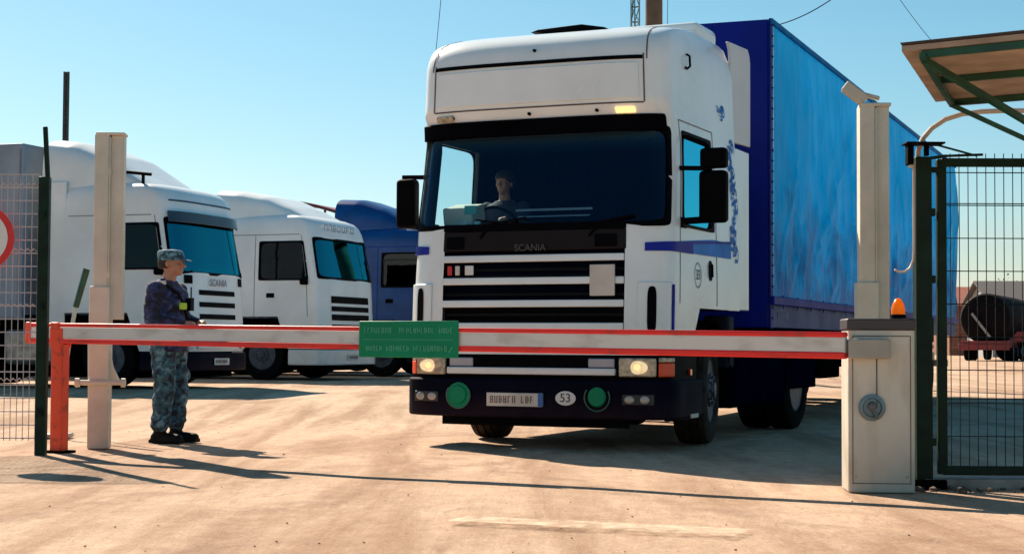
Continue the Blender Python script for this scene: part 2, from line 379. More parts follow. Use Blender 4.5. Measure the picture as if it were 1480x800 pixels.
# loose stones
def stones():
    rnd = random.Random(3); mb = MB()
    for i in range(150):
        y = 7.2+rnd.random()**1.6*12; x = (rnd.random()*2-1)*y*.34
        r = rnd.choice((.002, .003, .004, .006)) * (1.6 if rnd.random() < .05 else 1)
        M = Matrix.Translation((x, y, gz(x, y)+r*.25)) @ Matrix.Rotation(rnd.random()*6, 4, 'Z') @ Matrix.Diagonal((r*1.3, r, r*.7, 1))
        bmesh.ops.create_icosphere(mb.bm, subdivisions=1, radius=1, matrix=M)
    for i in range(170):                                    # rubble by the gate post
        x = 2.6+rnd.random()*2.3; y = 10.25+rnd.random()*.75+(.1*x); r = .008+.022*rnd.random()**2
        M = Matrix.Translation((x, y, r*.3)) @ Matrix.Rotation(rnd.random()*6, 4, 'Z') @ Matrix.Diagonal((r*1.4, r, r*.7, 1))
        bmesh.ops.create_icosphere(mb.bm, subdivisions=1, radius=1, matrix=M)
    o = mb.build('loose_stones', mat('stone', (.22, .15, .11), .95, var=.3, vscale=6))
    tag(o, 'small loose stones and rubble scattered over the dusty yard', 'stones', kind='stuff')
stones()

# ------------------------------------------------------------------ cab builder
class Cab:
    def __init__(s, prof, yb=2.25, D=.34, n=3.6, w0=1.25):
        s.prof, s.yb, s.D, s.w0 = prof, yb, D, w0
        s.tab = [(0, 0, 0)]; L = 0; lx = ly = 0
        for i in range(1, 401):
            a = (math.pi/2)*(i/400)
            x = w0*math.sin(a)**(2/n); y = D*(1-max(0, math.cos(a))**(2/n))
            if i == 400: x, y = w0, D
            L += math.hypot(x-lx, y-ly); s.tab.append((L, x, y)); lx, ly = x, y
        s.L0 = L; s.smax = L+yb-D
    def st(s, z):
        p = s.prof
        if z <= p[0][0]: return p[0][1:]
        for a, b in zip(p, p[1:]):
            if z <= b[0]:
                t = (z-a[0])/(b[0]-a[0]); return (a[1]+(b[1]-a[1])*t, a[2]+(b[2]-a[2])*t)
        return p[-1][1:]
    def front(s, x): # s for a given x on the front
        x = abs(x)
        for a, b in zip(s.tab, s.tab[1:]):
            if b[1] >= x: return a[0]+(b[0]-a[0])*(x-a[1])/max(1e-9, b[1]-a[1])
        return s.L0
    def side(s, v): return s.L0+v-s.D
    def pt0(s, q, z):
        yf, w = s.st(z); a = abs(q); sg = 1 if q >= 0 else -1
        if a <= s.L0:
            lo, hi = 0, 400
            while hi-lo > 1:
                m = (lo+hi)//2
                if s.tab[m][0] <= a: lo = m
                else: hi = m
            A, B = s.tab[lo], s.tab[hi]; t = (a-A[0])/max(1e-9, B[0]-A[0])
            x = A[1]+(B[1]-A[1])*t; y = A[2]+(B[2]-A[2])*t+yf; x *= w/s.w0
        else:
            e_ = a-s.L0; k = min(1, e_/max(.6, 1.4*yf)); y = s.D+e_+yf*(1-k); x = w
        return Vector((sg*x, min(y, s.yb), z))
    def pt(s, q, z, off=0):
        p = s.pt0(q, z)
        if off:
            e_ = .012
            du = s.pt0(q+e_, z)-s.pt0(q-e_, z); dz = s.pt0(q, z+e_)-s.pt0(q, z-e_)
            nrm = du.cross(dz)
            if nrm.length > 1e-9: p = p+nrm.normalized()*off
        return p
    def patch(s, mb, s0, s1, z0, z1, off=.004, thick=0, ns=None, nz=None):
        f0 = z0 if callable(z0) else (lambda u: z0); f1 = z1 if callable(z1) else (lambda u: z1)
        ns = ns or max(2, int(abs(s1-s0)/.07)); nz = nz or max(1, int(abs(f1(.5)-f0(.5))/.1))
        F = lambda o: (lambda u, v: s.pt(s0+(s1-s0)*u, f0(u)+(f1(u)-f0(u))*v, o))
        mb.grid(F(off+thick), ns, nz, F(off) if thick else None); return mb
    def shell(s, mb, z0, z1, holes, off=0, zbreaks=(), sbreaks=(), top=True, back=True):
        S = set([-s.smax, s.smax]+list(sbreaks)); Z = set([z0, z1]+list(zbreaks))
        for h in holes: S |= {max(-s.smax, h[0]), min(s.smax, h[1])}; Z |= {max(z0, h[2]), min(z1, h[3])}
        for p in s.prof:
            if z0 < p[0] < z1: Z.add(p[0])
        def dens(L, step):
            L = sorted(L); out = [L[0]]
            for a, b in zip(L, L[1:]):
                if b-a < 1e-5: continue
                k = max(1, math.ceil((b-a)/step)); out += [a+(b-a)*(i+1)/k for i in range(k)]
            return out
        S, Z = dens(S, .07), dens(Z, .09)
        G = [[mb.bm.verts.new(s.pt(a, z, off)) for z in Z] for a in S]
        for i in range(len(S)-1):
            for j in range(len(Z)-1):
                c, d = (S[i]+S[i+1])/2, (Z[j]+Z[j+1])/2
                if any(h[0] < c < h[1] and h[2] < d < h[3] for h in holes): continue
                mb.bm.faces.new((G[i][j], G[i+1][j], G[i+1][j+1], G[i][j+1]))
        if back:
            for j in range(len(Z)-1):
                if Z[j] > 1.2: mb.bm.faces.new((G[-1][j], G[0][j], G[0][j+1], G[-1][j+1]))
        if top:
            n = len(S)
            for i in range(n//2):
                a, b, c, d = G[i][-1], G[i+1][-1], G[n-2-i][-1], G[n-1-i][-1]
                q = []
                for vv in (a, b, c, d):
                    if vv not in q: q.append(vv)
                if len(q) > 2: mb.bm.faces.new(q)
        return mb
    def ring(s, mb, s0, s1, z0, z1, margin=.03, off=.003, thick=.008, n=48, pw=9):
        """window seal: rounded opening inside, squarer outline outside"""
        cs, cz, hs, hz = (s0+s1)/2, (z0+z1)/2, abs(s1-s0)/2, abs(z1-z0)/2
        def P(u, v, o):
            a = 2*math.pi*u; c, d = math.cos(a), math.sin(a)
            def se(p): return (math.copysign(abs(c)**(2/p), c), math.copysign(abs(d)**(2/p), d))
            i_, o_ = se(pw), se(30)
            x = (i_[0]*(hs-.012))*(1-v)+(o_[0]*(hs+margin))*v; z = (i_[1]*(hz-.012))*(1-v)+(o_[1]*(hz+margin))*v
            return s.pt(cs+x, cz+z, o)
        mb.grid(lambda u, v: P(u, v, off+thick), n, 3, lambda u, v: P(u, v, off)); return mb

def wheel(parent, x, y, r=.5, wd=.30, side=1, dusty=False, twin=False, steer=0, deep=False):
    """tyre with tread grooves, rim and hub; side = +1/-1 outward x"""
    mb = MB(); h = wd/2
    prof = [(-h*.8, r*.60), (-h, r*.68), (-h, r*.90), (-h*.86, r*.975), (-h*.55, r), (-h*.50, r*.975), (-h*.42, r*.975), (-h*.38, r), (-h*.06, r), (-h*.05, r*.975), (h*.05, r*.975), (h*.06, r),
            (h*.38, r), (h*.42, r*.975), (h*.50, r*.975), (h*.55, r), (h*.86, r*.975), (h, r*.90), (h, r*.68), (h*.8, r*.60)]
    mb.lathe(prof, n=56)
    if twin: mb.lathe([(a-side*wd*1.1, b) for a, b in prof], n=40)
    wo = mb.build('wheel', dustrub if dusty else rubber, parent, loc=(x, y, r), rot=(0, 0, steer))
    rb = MB(); sg = side; q = -1 if deep else 1
    f = h*.82*sg
    rb.lathe([(f, r*.61), (f*1.06, r*.585), (f*.95, r*.56), (f*(.75 if q > 0 else .2), r*.50), (f*(.80 if q > 0 else 0.0), r*.32), (f*(1.15 if q > 0 else .6), r*.30), (f*(1.2 if q > 0 else .75), r*.16), (f*(1.45 if q > 0 else 1.0), r*.14), (f*(1.5 if q > 0 else 1.05), r*.02)], n=40)
    for k in range(10):
        a = 2*math.pi*k/10; xx = f*(1.12 if q > 0 else .55)
        rb.lathe([(xx, .018), (xx+.03*sg, .016)], c=(0, r*.245*math.cos(a), r*.245*math.sin(a)), n=6)
    rb.build('rim', rimm, wo)
    hb = MB()
    for k in range(10):
        a = 2*math.pi*(k+.5)/10; hb.lathe([(f*(.86 if q > 0 else .25), .034), (f*(.87 if q > 0 else .26), .03)], c=(0, r*.43*math.cos(a), r*.43*math.sin(a)), n=14)
    hb.build('rim_hole', chassis, wo)
    return wo

# ------------------------------------------------------------------ people
def capsule(mb, p0, r0, p1, r1, n=16, flat=(1, 1)):
    p0, p1 = Vector(p0), Vector(p1); d = (p1-p0); L = d.length; d.normalize()
    u = Vector((0, 1, 0)) if abs(d.y) < .9 else Vector((1, 0, 0)); px = u.cross(d).normalized(); py = d.cross(px)
    st = []
    for k in range(6): a = math.pi/2*(1-k/5.5); st.append((-r0*math.sin(a), r0*math.cos(a)))
    st += [(L*t, r0+(r1-r0)*t) for t in (0, .25, .5, .75, 1)]
    for k in range(1, 6): a = math.pi/2*k/5.5; st.append((L+r1*math.sin(a), r1*math.cos(a)))
    rings = [[mb.bm.verts.new(p0+d*a+(px*math.cos(2*math.pi*k/n)*flat[0]+py*math.sin(2*math.pi*k/n)*flat[1])*r) for k in range(n)] for a, r in st]
    for a, b in zip(rings, rings[1:]):
        for k in range(n): mb.bm.faces.new((a[k], a[(k+1) % n], b[(k+1) % n], b[k]))
    mb.bm.faces.new(rings[0][::-1]); mb.bm.faces.new(rings[-1])
def ell(mb, c, r, rot=None):
    M = Matrix.Translation(c) @ (rot.to_4x4() if rot is not None else Matrix()) @ Matrix.Diagonal((*r, 1))
    bmesh.ops.create_uvsphere(mb.bm, u_segments=24, v_segments=16, radius=1, matrix=M)
def loft(mb, rings, n=28, p=2.4):
    """rings: (cx,cy,cz,rx,ry)"""
    Rg = []
    for (cx, cy, cz, rx, ry) in rings:
        Rg.append([mb.bm.verts.new((cx+rx*math.copysign(abs(math.cos(a))**(2/p), math.cos(a)), cy+ry*math.copysign(abs(math.sin(a))**(2/p), math.sin(a)), cz)) for a in [2*math.pi*k/n for k in range(n)]])
    for a, b in zip(Rg, Rg[1:]):
        for k in range(n): mb.bm.faces.new((a[k], a[(k+1) % n], b[(k+1) % n], b[k]))
    mb.bm.faces.new(Rg[0][::-1]); mb.bm.faces.new(Rg[-1])
def remesh(mb, name, m, parent, voxel=.012, it=6, wr=0):
    bmesh.ops.recalc_face_normals(mb.bm, faces=mb.bm.faces)
    me = bpy.data.meshes.new('tmp'); mb.bm.to_mesh(me); mb.bm.free()
    o = bpy.data.objects.new('tmp', me); C.collection.objects.link(o)
    r = o.modifiers.new('r', 'REMESH'); r.mode = 'VOXEL'; r.voxel_size = voxel
    s_ = o.modifiers.new('s', 'SMOOTH'); s_.iterations = it; s_.factor = .5
    dg = bpy.context.evaluated_depsgraph_get(); me2 = bpy.data.meshes.new_from_object(o.evaluated_get(dg)); bpy.data.objects.remove(o)
    if wr:
        for v in me2.vertices:
            p = v.co; k = noise.noise(Vector((p.x*9, p.y*9, p.z*16)))+.6*noise.noise(Vector((p.x*4, p.y*4, p.z*30+5)))
            v.co = p+v.normal*wr*k
    for p in me2.polygons: p.use_smooth = True
    me2.materials.clear(); me2.materials.append(m)
    return link(bpy.data.objects.new(name, me2), parent)

def hand(mb, wrist, dirv, palm_n, side=1, s=1.0):
    """palm and five bent fingers"""
    w_ = Vector(wrist); d = Vector(dirv).normalized(); n_ = Vector(palm_n).normalized(); t = d.cross(n_).normalized()*side
    capsule(mb, w_, .030*s, w_+d*.08*s, .036*s, flat=(1, .6))
    ell(mb, w_+d*.055*s, (.046*s, .040*s, .022*s), Matrix((d, t, n_)).transposed())
    for k, (o, L) in enumerate(((-.030, .062), (-.010, .075), (.010, .07), (.030, .055))):
        a = w_+d*.088*s+t*o*s; b = a+(d*.8+n_*.5).normalized()*L*.5*s; c = b+(d*.25+n_).normalized()*L*.5*s
        capsule(mb, a, .0105*s, b, .0095*s, n=10); capsule(mb, b, .0095*s, c, .008*s, n=10)
    a = w_+d*.03*s-t*.03*s; b = a+(d*.6-t*.6+n_*.4).normalized()*.045*s; c = b+(d*.9+n_*.4).normalized()*.032*s
    capsule(mb, a, .014*s, b, .012*s, n=10); capsule(mb, b, .012*s, c, .010*s, n=10)

def head_geo(mb, c, s=1.0):
    """head facing +X, c = centre"""
    x, y, z = c
    ell(mb, (x-.012*s, y, z+.022*s), (.098*s, .077*s, .098*s))
    ell(mb, (x+.022*s, y, z-.035*s), (.066*s, .058*s, .078*s))
    ell(mb, (x+.062*s, y, z-.088*s), (.026*s, .030*s, .022*s))
    capsule(mb, (x+.088*s, y, z+.012*s), .010*s, (x+.110*s, y, z-.026*s), .016*s, n=12)
    ell(mb, (x+.082*s, y, z-.060*s), (.014*s, .026*s, .009*s)); ell(mb, (x+.080*s, y, z-.072*s), (.013*s, .024*s, .009*s))
    ell(mb, (x+.072*s, y, z+.030*s), (.022*s, .052*s, .012*s))
    for q in (-1, 1): ell(mb, (x-.005*s, y+q*.078*s, z-.008*s), (.020*s, .010*s, .032*s)); ell(mb, (x+.056*s, y+q*.036*s, z-.02*s), (.028*s, .022*s, .024*s))

def guard():
    g = empty('person', (-3.16, 15.35, 0), R(-16)); g.scale = (1.10, 1.10, 1.0)
    tag(g, 'guard in blue camouflage uniform and cap standing behind the barrier boom', 'person')
    # joints, facing +X, camera sees -Y side
    hipR, hipL = (-.01, -.095, .90), (-.01, .095, .90)
    knR, knL = (.02, -.105, .50), (.035, .10, .50)
    anR, anL = (-.02, -.11, .10), (.02, .10, .10)
    shR, shL = (-.03, -.195, 1.40), (-.03, .195, 1.40)
    elR, elL = (-.03, -.265, 1.13), (-.01, .25, 1.13)
    wrR, wrL = (.20, -.16, 1.09), (.21, .10, 1.10)
    b = MB()
    loft(b, [(0, 0, .84, .10, .16), (0, 0, .95, .105, .165), (0, 0, 1.10, .10, .145), (-.01, 0, 1.28, .115, .17), (-.02, 0, 1.42, .09, .17), (-.02, 0, 1.47, .06, .09)])
    capsule(b, (-.02, 0, 1.44), .062, (0, 0, 1.56), .056)
    head_geo(b, (.02, 0, 1.645), 1.02)
    for h_, k, a in ((hipR, knR, anR), (hipL, knL, anL)): capsule(b, h_, .085, k, .055); capsule(b, k, .055, a, .038)
    for a in (anR, anL): capsule(b, (a[0]-.02, a[1], .05), .035, (a[0]+.15, a[1], .045), .035)
    for s_, e_, w_ in ((shR, elR, wrR), (shL, elL, wrL)): capsule(b, s_, .05, e_, .04); capsule(b, e_, .04, w_, .028)
    hand(b, wrR, (.85, .45, -.15), (-.1, .3, -1), 1); hand(b, wrL, (.85, -.45, -.15), (-.1, -.3, -1), -1)
    remesh(b, 'body', skin, g, .0075, 3)
    j = MB()
    loft(j, [(0, 0, .83, .135, .195), (0, 0, .90, .140, .200), (0, 0, 1.02, .128, .185), (0, 0, 1.12, .135, .190), (-.005, 0, 1.26, .148, .205), (-.02, 0, 1.38, .130, .215), (-.03, 0, 1.445, .09, .16), (-.02, 0, 1.49, .068, .085)])
    for s_, e_, w_ in ((shR, elR, wrR), (shL, elL, wrL)):
        capsule(j, s_, .082, e_, .068); capsule(j, e_, .068, Vector(w_)*.93+Vector(e_)*.07, .050)
    capsule(j, (-.045, -.05, 1.48), .04, (-.045, .05, 1.48), .04)
    for q in (-1, 1): ell(j, (.12, q*.085, 1.27), (.030, .055, .065)); ell(j, (.12, q*.10, .95), (.03, .06, .07))
    remesh(j, 'jacket', jacketm, g, .011, 4, .009)
    t = MB()
    loft(t, [(0, 0, .80, .115, .165), (0, 0, .90, .122, .172), (0, 0, .98, .115, .165)])
    for h_, k, a in ((hipR, knR, anR), (hipL, knL, anL)):
        capsule(t, h_, .112, k, .088); capsule(t, k, .088, (a[0], a[1], .20), .076); capsule(t, (a[0]+.005, a[1], .19), .082, (a[0]+.005, a[1], .165), .075)
        ell(t, (k[0], k[1]+math.copysign(.075, k[1]), .62), (.075, .03, .085))
    remesh(t, 'trousers', trouserm, g, .011, 4, .012)
    for a in (anR, anL):
        bt = MB()
        capsule(bt, (a[0], a[1], .08), .052, (a[0], a[1], .20), .058)
        capsule(bt, (a[0]-.03, a[1], .055), .048, (a[0]+.17, a[1], .045), .040, flat=(1, 1.1))
        bt.box((a[0]+.06, a[1], .016), (.29, .095, .032))
        remesh(bt, 'boot', boot, g, .009, 3)
    c = MB()
    loft(c, [(.005, 0, 1.672, .112, .092), (.005, 0, 1.70, .116, .097), (0, 0, 1.74, .114, .096), (-.005, 0, 1.765, .100, .086), (-.01, 0, 1.775, .05, .045)], p=2.1)
    capsule(c, (.08, 0, 1.688), .05, (.155, 0, 1.672), .045, flat=(.2, 1.35))
    remesh(c, 'cap', camo('cap_camouflage', [(.012, .03, .05), (.03, .10, .15), (.07, .17, .24), (.15, .27, .33)], 22), g, .008, 3)
    hr = MB(); loft(hr, [(-.035, 0, 1.60, .062, .078), (-.03, 0, 1.64, .072, .084), (-.02, 0, 1.68, .082, .086)]); remesh(hr, 'hair', hairm, g, .008, 3)
    p = MB(); p.box((.172, -.098, 1.250), (.030, .065, .062), Matrix.Rotation(R(-25), 3, 'Z')); p.build('lime_patch', badge, g, .008)
    vs = MB(); vs.tube([(-.10, -.12, 1.46), (.04, -.14, 1.44), (.135, -.11, 1.36), (.165, -.04, 1.22), (.15, .06, 1.08)], [.016]*5, 8); vs.build('chest_strap', boot, g)
    rd = MB(); rd.box((.165, .045, 1.27), (.045, .06, .12)); rd.tube([(.165, .06, 1.33), (.165, .06, 1.43)], .007, 6); rd.build('radio', boot, g, .006)
    be = MB(); loft(be, [(0, 0, .985, .140, .196), (0, 0, 1.03, .140, .196)]); be.build('belt', boot, g)
    sb = MB(); capsule(sb, (-.06, -.20, 1.455), .014, (-.02, -.14, 1.475), .014); sb.build('shoulder_strap', mat('pale_strap', (.45, .47, .5), .7), g)
guard()

# ------------------------------------------------------------------ main truck
TH = R(24)
truck = empty('semi_truck', (.154, 14.58, 0), -TH)
tag(truck, 'large white semi truck with blue side stripe stopped behind the closed barrier boom', 'truck')
prof = [(.2, 0, 1.25), (1.0, .0, 1.25), (1.5, .02, 1.25), (1.95, .05, 1.24), (2.35, .12, 1.225), (2.72, .165, 1.205), (2.86, .13, 1.195), (2.93, .07, 1.19), (3.33, .07, 1.175),
        (3.40, .09, 1.17), (3.46, .13, 1.16), (3.51, .20, 1.145), (3.55, .31, 1.125), (3.59, .50, 1.105), (3.63, .85, 1.085), (3.67, 1.2, 1.03), (3.71, 1.65, .95), (3.73, 1.95, .86)]
Z = lambda z: z if z < 2.8 else 2.84+.055+(z-2.84)*1.085+max(0, z-3.4)*.20
prof = [(Z(a), b, c) for a, b, c in prof]
cab = Cab(prof, yb=2.25)
F, S_ = cab.front, cab.side
WS = (-F(1.17)-.06, F(1.17)+.06, 1.97, 2.80)
DW = [(S_(.47), S_(1.42), 1.97, 2.80), (-S_(1.42), -S_(.47), 1.97, 2.80)]
GR = (-F(.87), F(.87), 1.0, 1.93)
def cut_arch(mb, y0, z0, y1, z1):
    bm = mb.bm; d = Vector((0, y1-y0, z1-z0)); nn = Vector((0, d.z, -d.y)).normalized()
    for co, no in (((0, y0, z0), nn), ((0, 0, z1), Vector((0, 0, 1)))):
        bmesh.ops.bisect_plane(bm, geom=bm.verts[:]+bm.edges[:]+bm.faces[:], plane_co=co, plane_no=no)
    dele = [f for f in bm.faces if f.calc_center_median().z < z1 and (f.calc_center_median()-Vector((0, y0, z0))).dot(nn) > 0 and f.calc_center_median().y > y0-.3]
    bmesh.ops.delete(bm, geom=dele, context='FACES')
mb = MB(); cab.shell(mb, .83, Z(3.73), [WS, GR]+DW); cut_arch(mb, .70, .83, .98, 1.25); body = mb.build('cab_body', white, truck, smooth=50)
mb = MB(); cab.shell(mb, 1.3, Z(3.6), [WS]+DW, off=-.045, top=False); mb.build('cab_lining', interior, truck, smooth=50)
mb = MB(); mb.box((0, 1.3, 1.28), (2.3, 1.85, .06)); mb.build('cab_floor', interior, truck)
mb = MB(); mb.box((0, 1.35, 2.98), (2.15, 1.5, .05)); mb.build('overhead_shelf', interior, truck)
# windscreen, seals
mb = MB(); cab.patch(mb, WS[0]-.02, WS[1]+.02, 1.95, 2.82, -.012); mb.build('windscreen', glass, truck, smooth=60)
mb = MB(); cab.ring(mb, WS[0], WS[1], 1.97, 2.80, .03, n=96, pw=14); mb.build('windscreen_seal', black, truck)
for i, d in enumerate(DW):
    mb = MB(); cab.patch(mb, d[0]-.01, d[1]+.01, 1.96, 2.81, -.012); wn = mb.build('door_window', glass_side if i else glass_refl, truck, smooth=60)
    mb = MB(); cab.ring(mb, d[0], d[1], 1.97, 2.80, .015, n=64, pw=8); mb.build('window_seal', black, wn)
# sun visor
mb = MB(); cab.patch(mb, -F(1.20), F(1.20), 2.78, 2.93, .010, .03, nz=4); mb.build('sun_visor', mat('visor_tint', (.001, .001, .003), .6, spec=.02), truck, .006)
# headboard panel lines
mb = MB(); cab.patch(mb, -F(1.06), F(1.06), Z(3.30), Z(3.33), .002, .006, nz=1)
mb.build('roof_panel_gap', black, truck)
mb = MB()
for q in (-1, 1): cab.patch(mb, q*F(1.06), q*(F(1.06)+.013), Z(2.955), Z(3.345), .002, .003); cab.patch(mb, q*(F(1.09)), q*(F(1.09)+.012), Z(3.30), Z(3.70), .002, .003, nz=14)
cab.patch(mb, -F(1.06), F(1.06), Z(2.945), Z(2.957), .002, .003, nz=1); mb.build('headboard_seam', mat('seam_brown', (.12, .08, .07), .7), truck)
mb = MB(); cab.patch(mb, -F(1.02), F(1.02), Z(2.985), Z(3.275), .001, .012, nz=5); mb.build('headboard_panel', white, truck, .006, smooth=50)
for x, z in ((-.85, 2.905), (-.05, 2.905), (.62, 2.905), (.0, 3.41)):
    mb = MB()
    z = Z(z); p = cab.pt(math.copysign(F(x), x), z, .01); mb.lathe([(p.y-.012, .014), (p.y+.02, .014)], c=(p.x, 0, p.z), axis='Y', n=12); mb.build('screw_cap', black, truck)
# identification lamp (lit)
mb = MB(); cab.patch(mb, F(.80), F(.98), Z(2.885), Z(2.925), .004, .03); mb.build('marker_lamp', lamp_on, truck, .006)
mb = MB(); cab.patch(mb, -F(1.02), -F(.84), Z(2.885), Z(2.925), .004, .03); mb.build('marker_lamp', lens, truck, .006)
# grille recess and bars
mb = MB(); cab.patch(mb, GR[0]-.02, GR[1]+.02, .97, 1.95, -.07); mb.build('grille_backing', black, truck)
mb = MB()
for z in (1.10, 1.17, 1.29, 1.35, 1.51, 1.57): cab.patch(mb, GR[0], GR[1], z, z+.022, -.065, .03, nz=1)
mb.build('grille_slat', mat('grille_slat_black', (.006, .005, .006), .5, spec=.1), truck)
for z in (1.645, 1.445, 1.245, 1.045):
    mb = MB(); cab.patch(mb, GR[0]+.005, GR[1]-.005, z, z+.062, -.02, .035, nz=2); mb.build('grille_bar', white, truck, .008)
mb = MB(); cab.patch(mb, GR[0]-.01, GR[1]+.01, 1.745, 1.925, -.02, .03, nz=2); wp = mb.build('wiper_panel', mat('dark_brown_panel', (.012, .008, .009), .5, spec=.15), truck, .01)
for a_, b_ in ((-.84, -.66), (.60, .80)):
    mb = MB(); cab.patch(mb, math.copysign(F(a_), a_), math.copysign(F(b_), b_), 1.765, 1.875, .013, .012); mb.build('step_recess', black, wp, .01)
text_obj('SCANIA', .085, mat('grille_badge_dark', (.09, .08, .085), .3, metal=.5), truck, (0, cab.pt(0, 1.73, .02).y-.012, 1.765), (R(90), 0, 0), 'badge_lettering')
mb = MB(); q = cab.pt(F(.62), 1.5, .0); mb.box((.68, q.y-.02, 1.475), (.23, .02, .27)); mb.build('blank_tag_plate', platew, truck, .006)
for x, m_ in ((-.80, signr), (-.72, platew), (-.60, signw)):
    mb = MB(); q = cab.pt(-F(abs(x)), 1.6, 0); mb.box((x, q.y-.006, 1.575), (.045 if x < -.65 else .085, .012, .085)); mb.build('pennant_sticker', m_, truck, .01)
mb = MB(); cab.patch(mb, GR[0]-.01, GR[1]+.01, 1.925, 1.985, .006, .008, nz=1); mb.build('scuttle_strip', black, truck)
# wipers
for x0, x1 in ((-.75, -.05), (.35, .95)):
    a = cab.pt(math.copysign(F(x0), x0), 1.93, .03); b_ = cab.pt(math.copysign(F(x1), x1), 2.03, .03)
    mb = MB(); mb.bar(a, b_, .022, .018); mb.bar((a+b_)/2, (((a+b_)/2).x-.1, a.y, 1.86), .02, .02)
    mb.build('wiper', black, truck, .004)
mb = MB(); mb.bar(cab.pt(F(.1), 1.95, .03), cab.pt(-F(.55), 2.02, .03), .018, .015); mb.build('wiper', black, truck, .004)
# corner vents (dark vertical slots) and step outline
for q in (-1, 1):
    mb = MB(); cab.patch(mb, q*F(.985), q*(F(.985)+.29), .86, 1.46, .003, .018, nz=6); cd = mb.build('corner_deflector', white, truck, .01, smooth=50)
    mb = MB()
    c0, hz, hs = q*(F(.985)+.12), .20, .038
    def sl(u, v, o, c0=c0, hs=hs, hz=hz):
        a = 2*math.pi*u; x = math.cos(a); z = math.sin(a)
        return cab.pt(c0+math.copysign(abs(x)**.6, x)*hs*v, 1.22+math.copysign(abs(z)**.45, z)*hz*v, o)
    mb.grid(lambda u, v: sl(u, v, .028), 32, 3); mb.build('air_slot', black, cd)
    mb = MB(); s0 = q*(F(.985)+.315); cab.patch(mb, s0, s0+q*.022, .86, 1.44, .003, .014); mb.build('deflector_edge', stripeb, cd)
# headlamps and indicators
mb = MB(); cab.patch(mb, -S_(.92), S_(.92), .29, .86, -.012); mb.build('front_panel', black, truck)
for q in (-1, 1):
    mb = MB(); cab.patch(mb, q*F(.83), q*F(1.14), .645, .805, -.025, .045, nz=3); h_ = mb.build('headlight', lens, truck, .012)
    mb = MB(); p = cab.pt(q*F(.99), .725, .022); ell(mb, p, (.095, .012, .058)); mb.build('reflector', glow, h_); mb = MB(); p = cab.pt(q*F(.99), .728, .034); ell(mb, p, (.030, .008, .026)); mb.build('bulb', lamp_on, h_)
    mb = MB(); cab.patch(mb, q*(F(1.14)+.02), q*(F(1.14)+.19), .645, .765, -.025, .04, nz=3); mb.build('indicator', orange_l, truck, .01)
    mb = MB(); cab.patch(mb, q*(F(1.14)+.02), q*(F(1.14)+.19), .770, .810, -.025, .04, nz=1); mb.build('side_lamp', lens, truck, .008)
mb = MB(); cab.patch(mb, -F(.80), F(.80), .655, .715, -.02, .05, nz=2); mb.build('lower_trim_bar', white, truck, .01)
for q in (-1, 1):
    mb = MB(); cab.patch(mb, q*F(.55), q*F(.79), .72, .80, -.02, .02, nz=1); mb.build('driving_lamp', mat('cool_lamp_glass', (.35, .38, .45), .15, coat=1), truck, .02)
# bumper
mb = MB(); cab.patch(mb, -S_(.93), S_(.93), lambda u: .275+.015*abs(2*u-1)**3, .615, 0, .045, nz=6); bp_ = mb.build('bumper', bumperm, truck, .02, smooth=50)
mb = MB(); cab.patch(mb, -F(.9), F(.9), .20, .30, -.12, .06, nz=2); mb.build('bumper_underside', black, bp_)
for q in (-1, 1):
    mb = MB(); cab.patch(mb, q*F(.87), q*F(1.12), .405, .495, .045, .012, nz=1); fl = mb.build('fog_lamp', mat('lamp_surround', (.03, .03, .03), .5), truck, .02)
    for x in (.93, 1.05):
        mb = MB(); p = cab.pt(q*F(x), .45, .06); ell(mb, p, (.045, .012, .034))
        mb.build('lamp_glass', MATS.get('fog_glass') or mat('fog_glass', (.45, .42, .38), .15, coat=1), fl)
    x = q*.66; p = cab.pt(q*F(.66), .455, .05)
    mb = MB(); mb.lathe([(p.y-.02, .085), (p.y-.035, .075)], c=(x, 0, .47), axis='Y', n=36)
    mb.lathe([(p.y-.004, .115), (p.y-.018, .112)], c=(x, 0, .465), axis='Y', n=36) if q < 0 else None
    gd = mb.build('green_lamp_cover', greens, truck)
    mb = MB(); mb.tube([(x+.115*math.cos(a), p.y-.02, .465+.115*math.sin(a)) for a in [R(-215+5*k) for k in range(50)]], .006, 6); mb.build('cover_rim', mat('dull_green_metal', (.06, .16, .12), .4), gd)
p = cab.pt(-.1, .45, .05)
mb = MB(); mb.box((-.11, p.y-.012, .435), (.54, .012, .118)); pl = mb.build('number_plate', platew, truck, .005)
mb = MB(); mb.box((.137, p.y-.020, .435), (.045, .004, .112)); mb.build('plate_band', plateb, pl)
mb = MB(); strokes(mb, -.345, .10, .405, .062, p.y-.020, seed=4, gaps=((-.125, -.085),), cw=.55); mb.build('plate_lettering', glyph, pl)
mb = MB(); mb.poly([(.37+.095*math.cos(2*math.pi*k/32), .455+.062*math.sin(2*math.pi*k/32)) for k in range(32)], p.y-.004, p.y-.014); ov = mb.build('oval_plate', signw, truck, .003)
text_obj('53', .105, mat('oval_plate_digits', (.02, .02, .02), .5), ov, (.37, p.y-.016, .455), (R(90), 0, 0), 'digits')
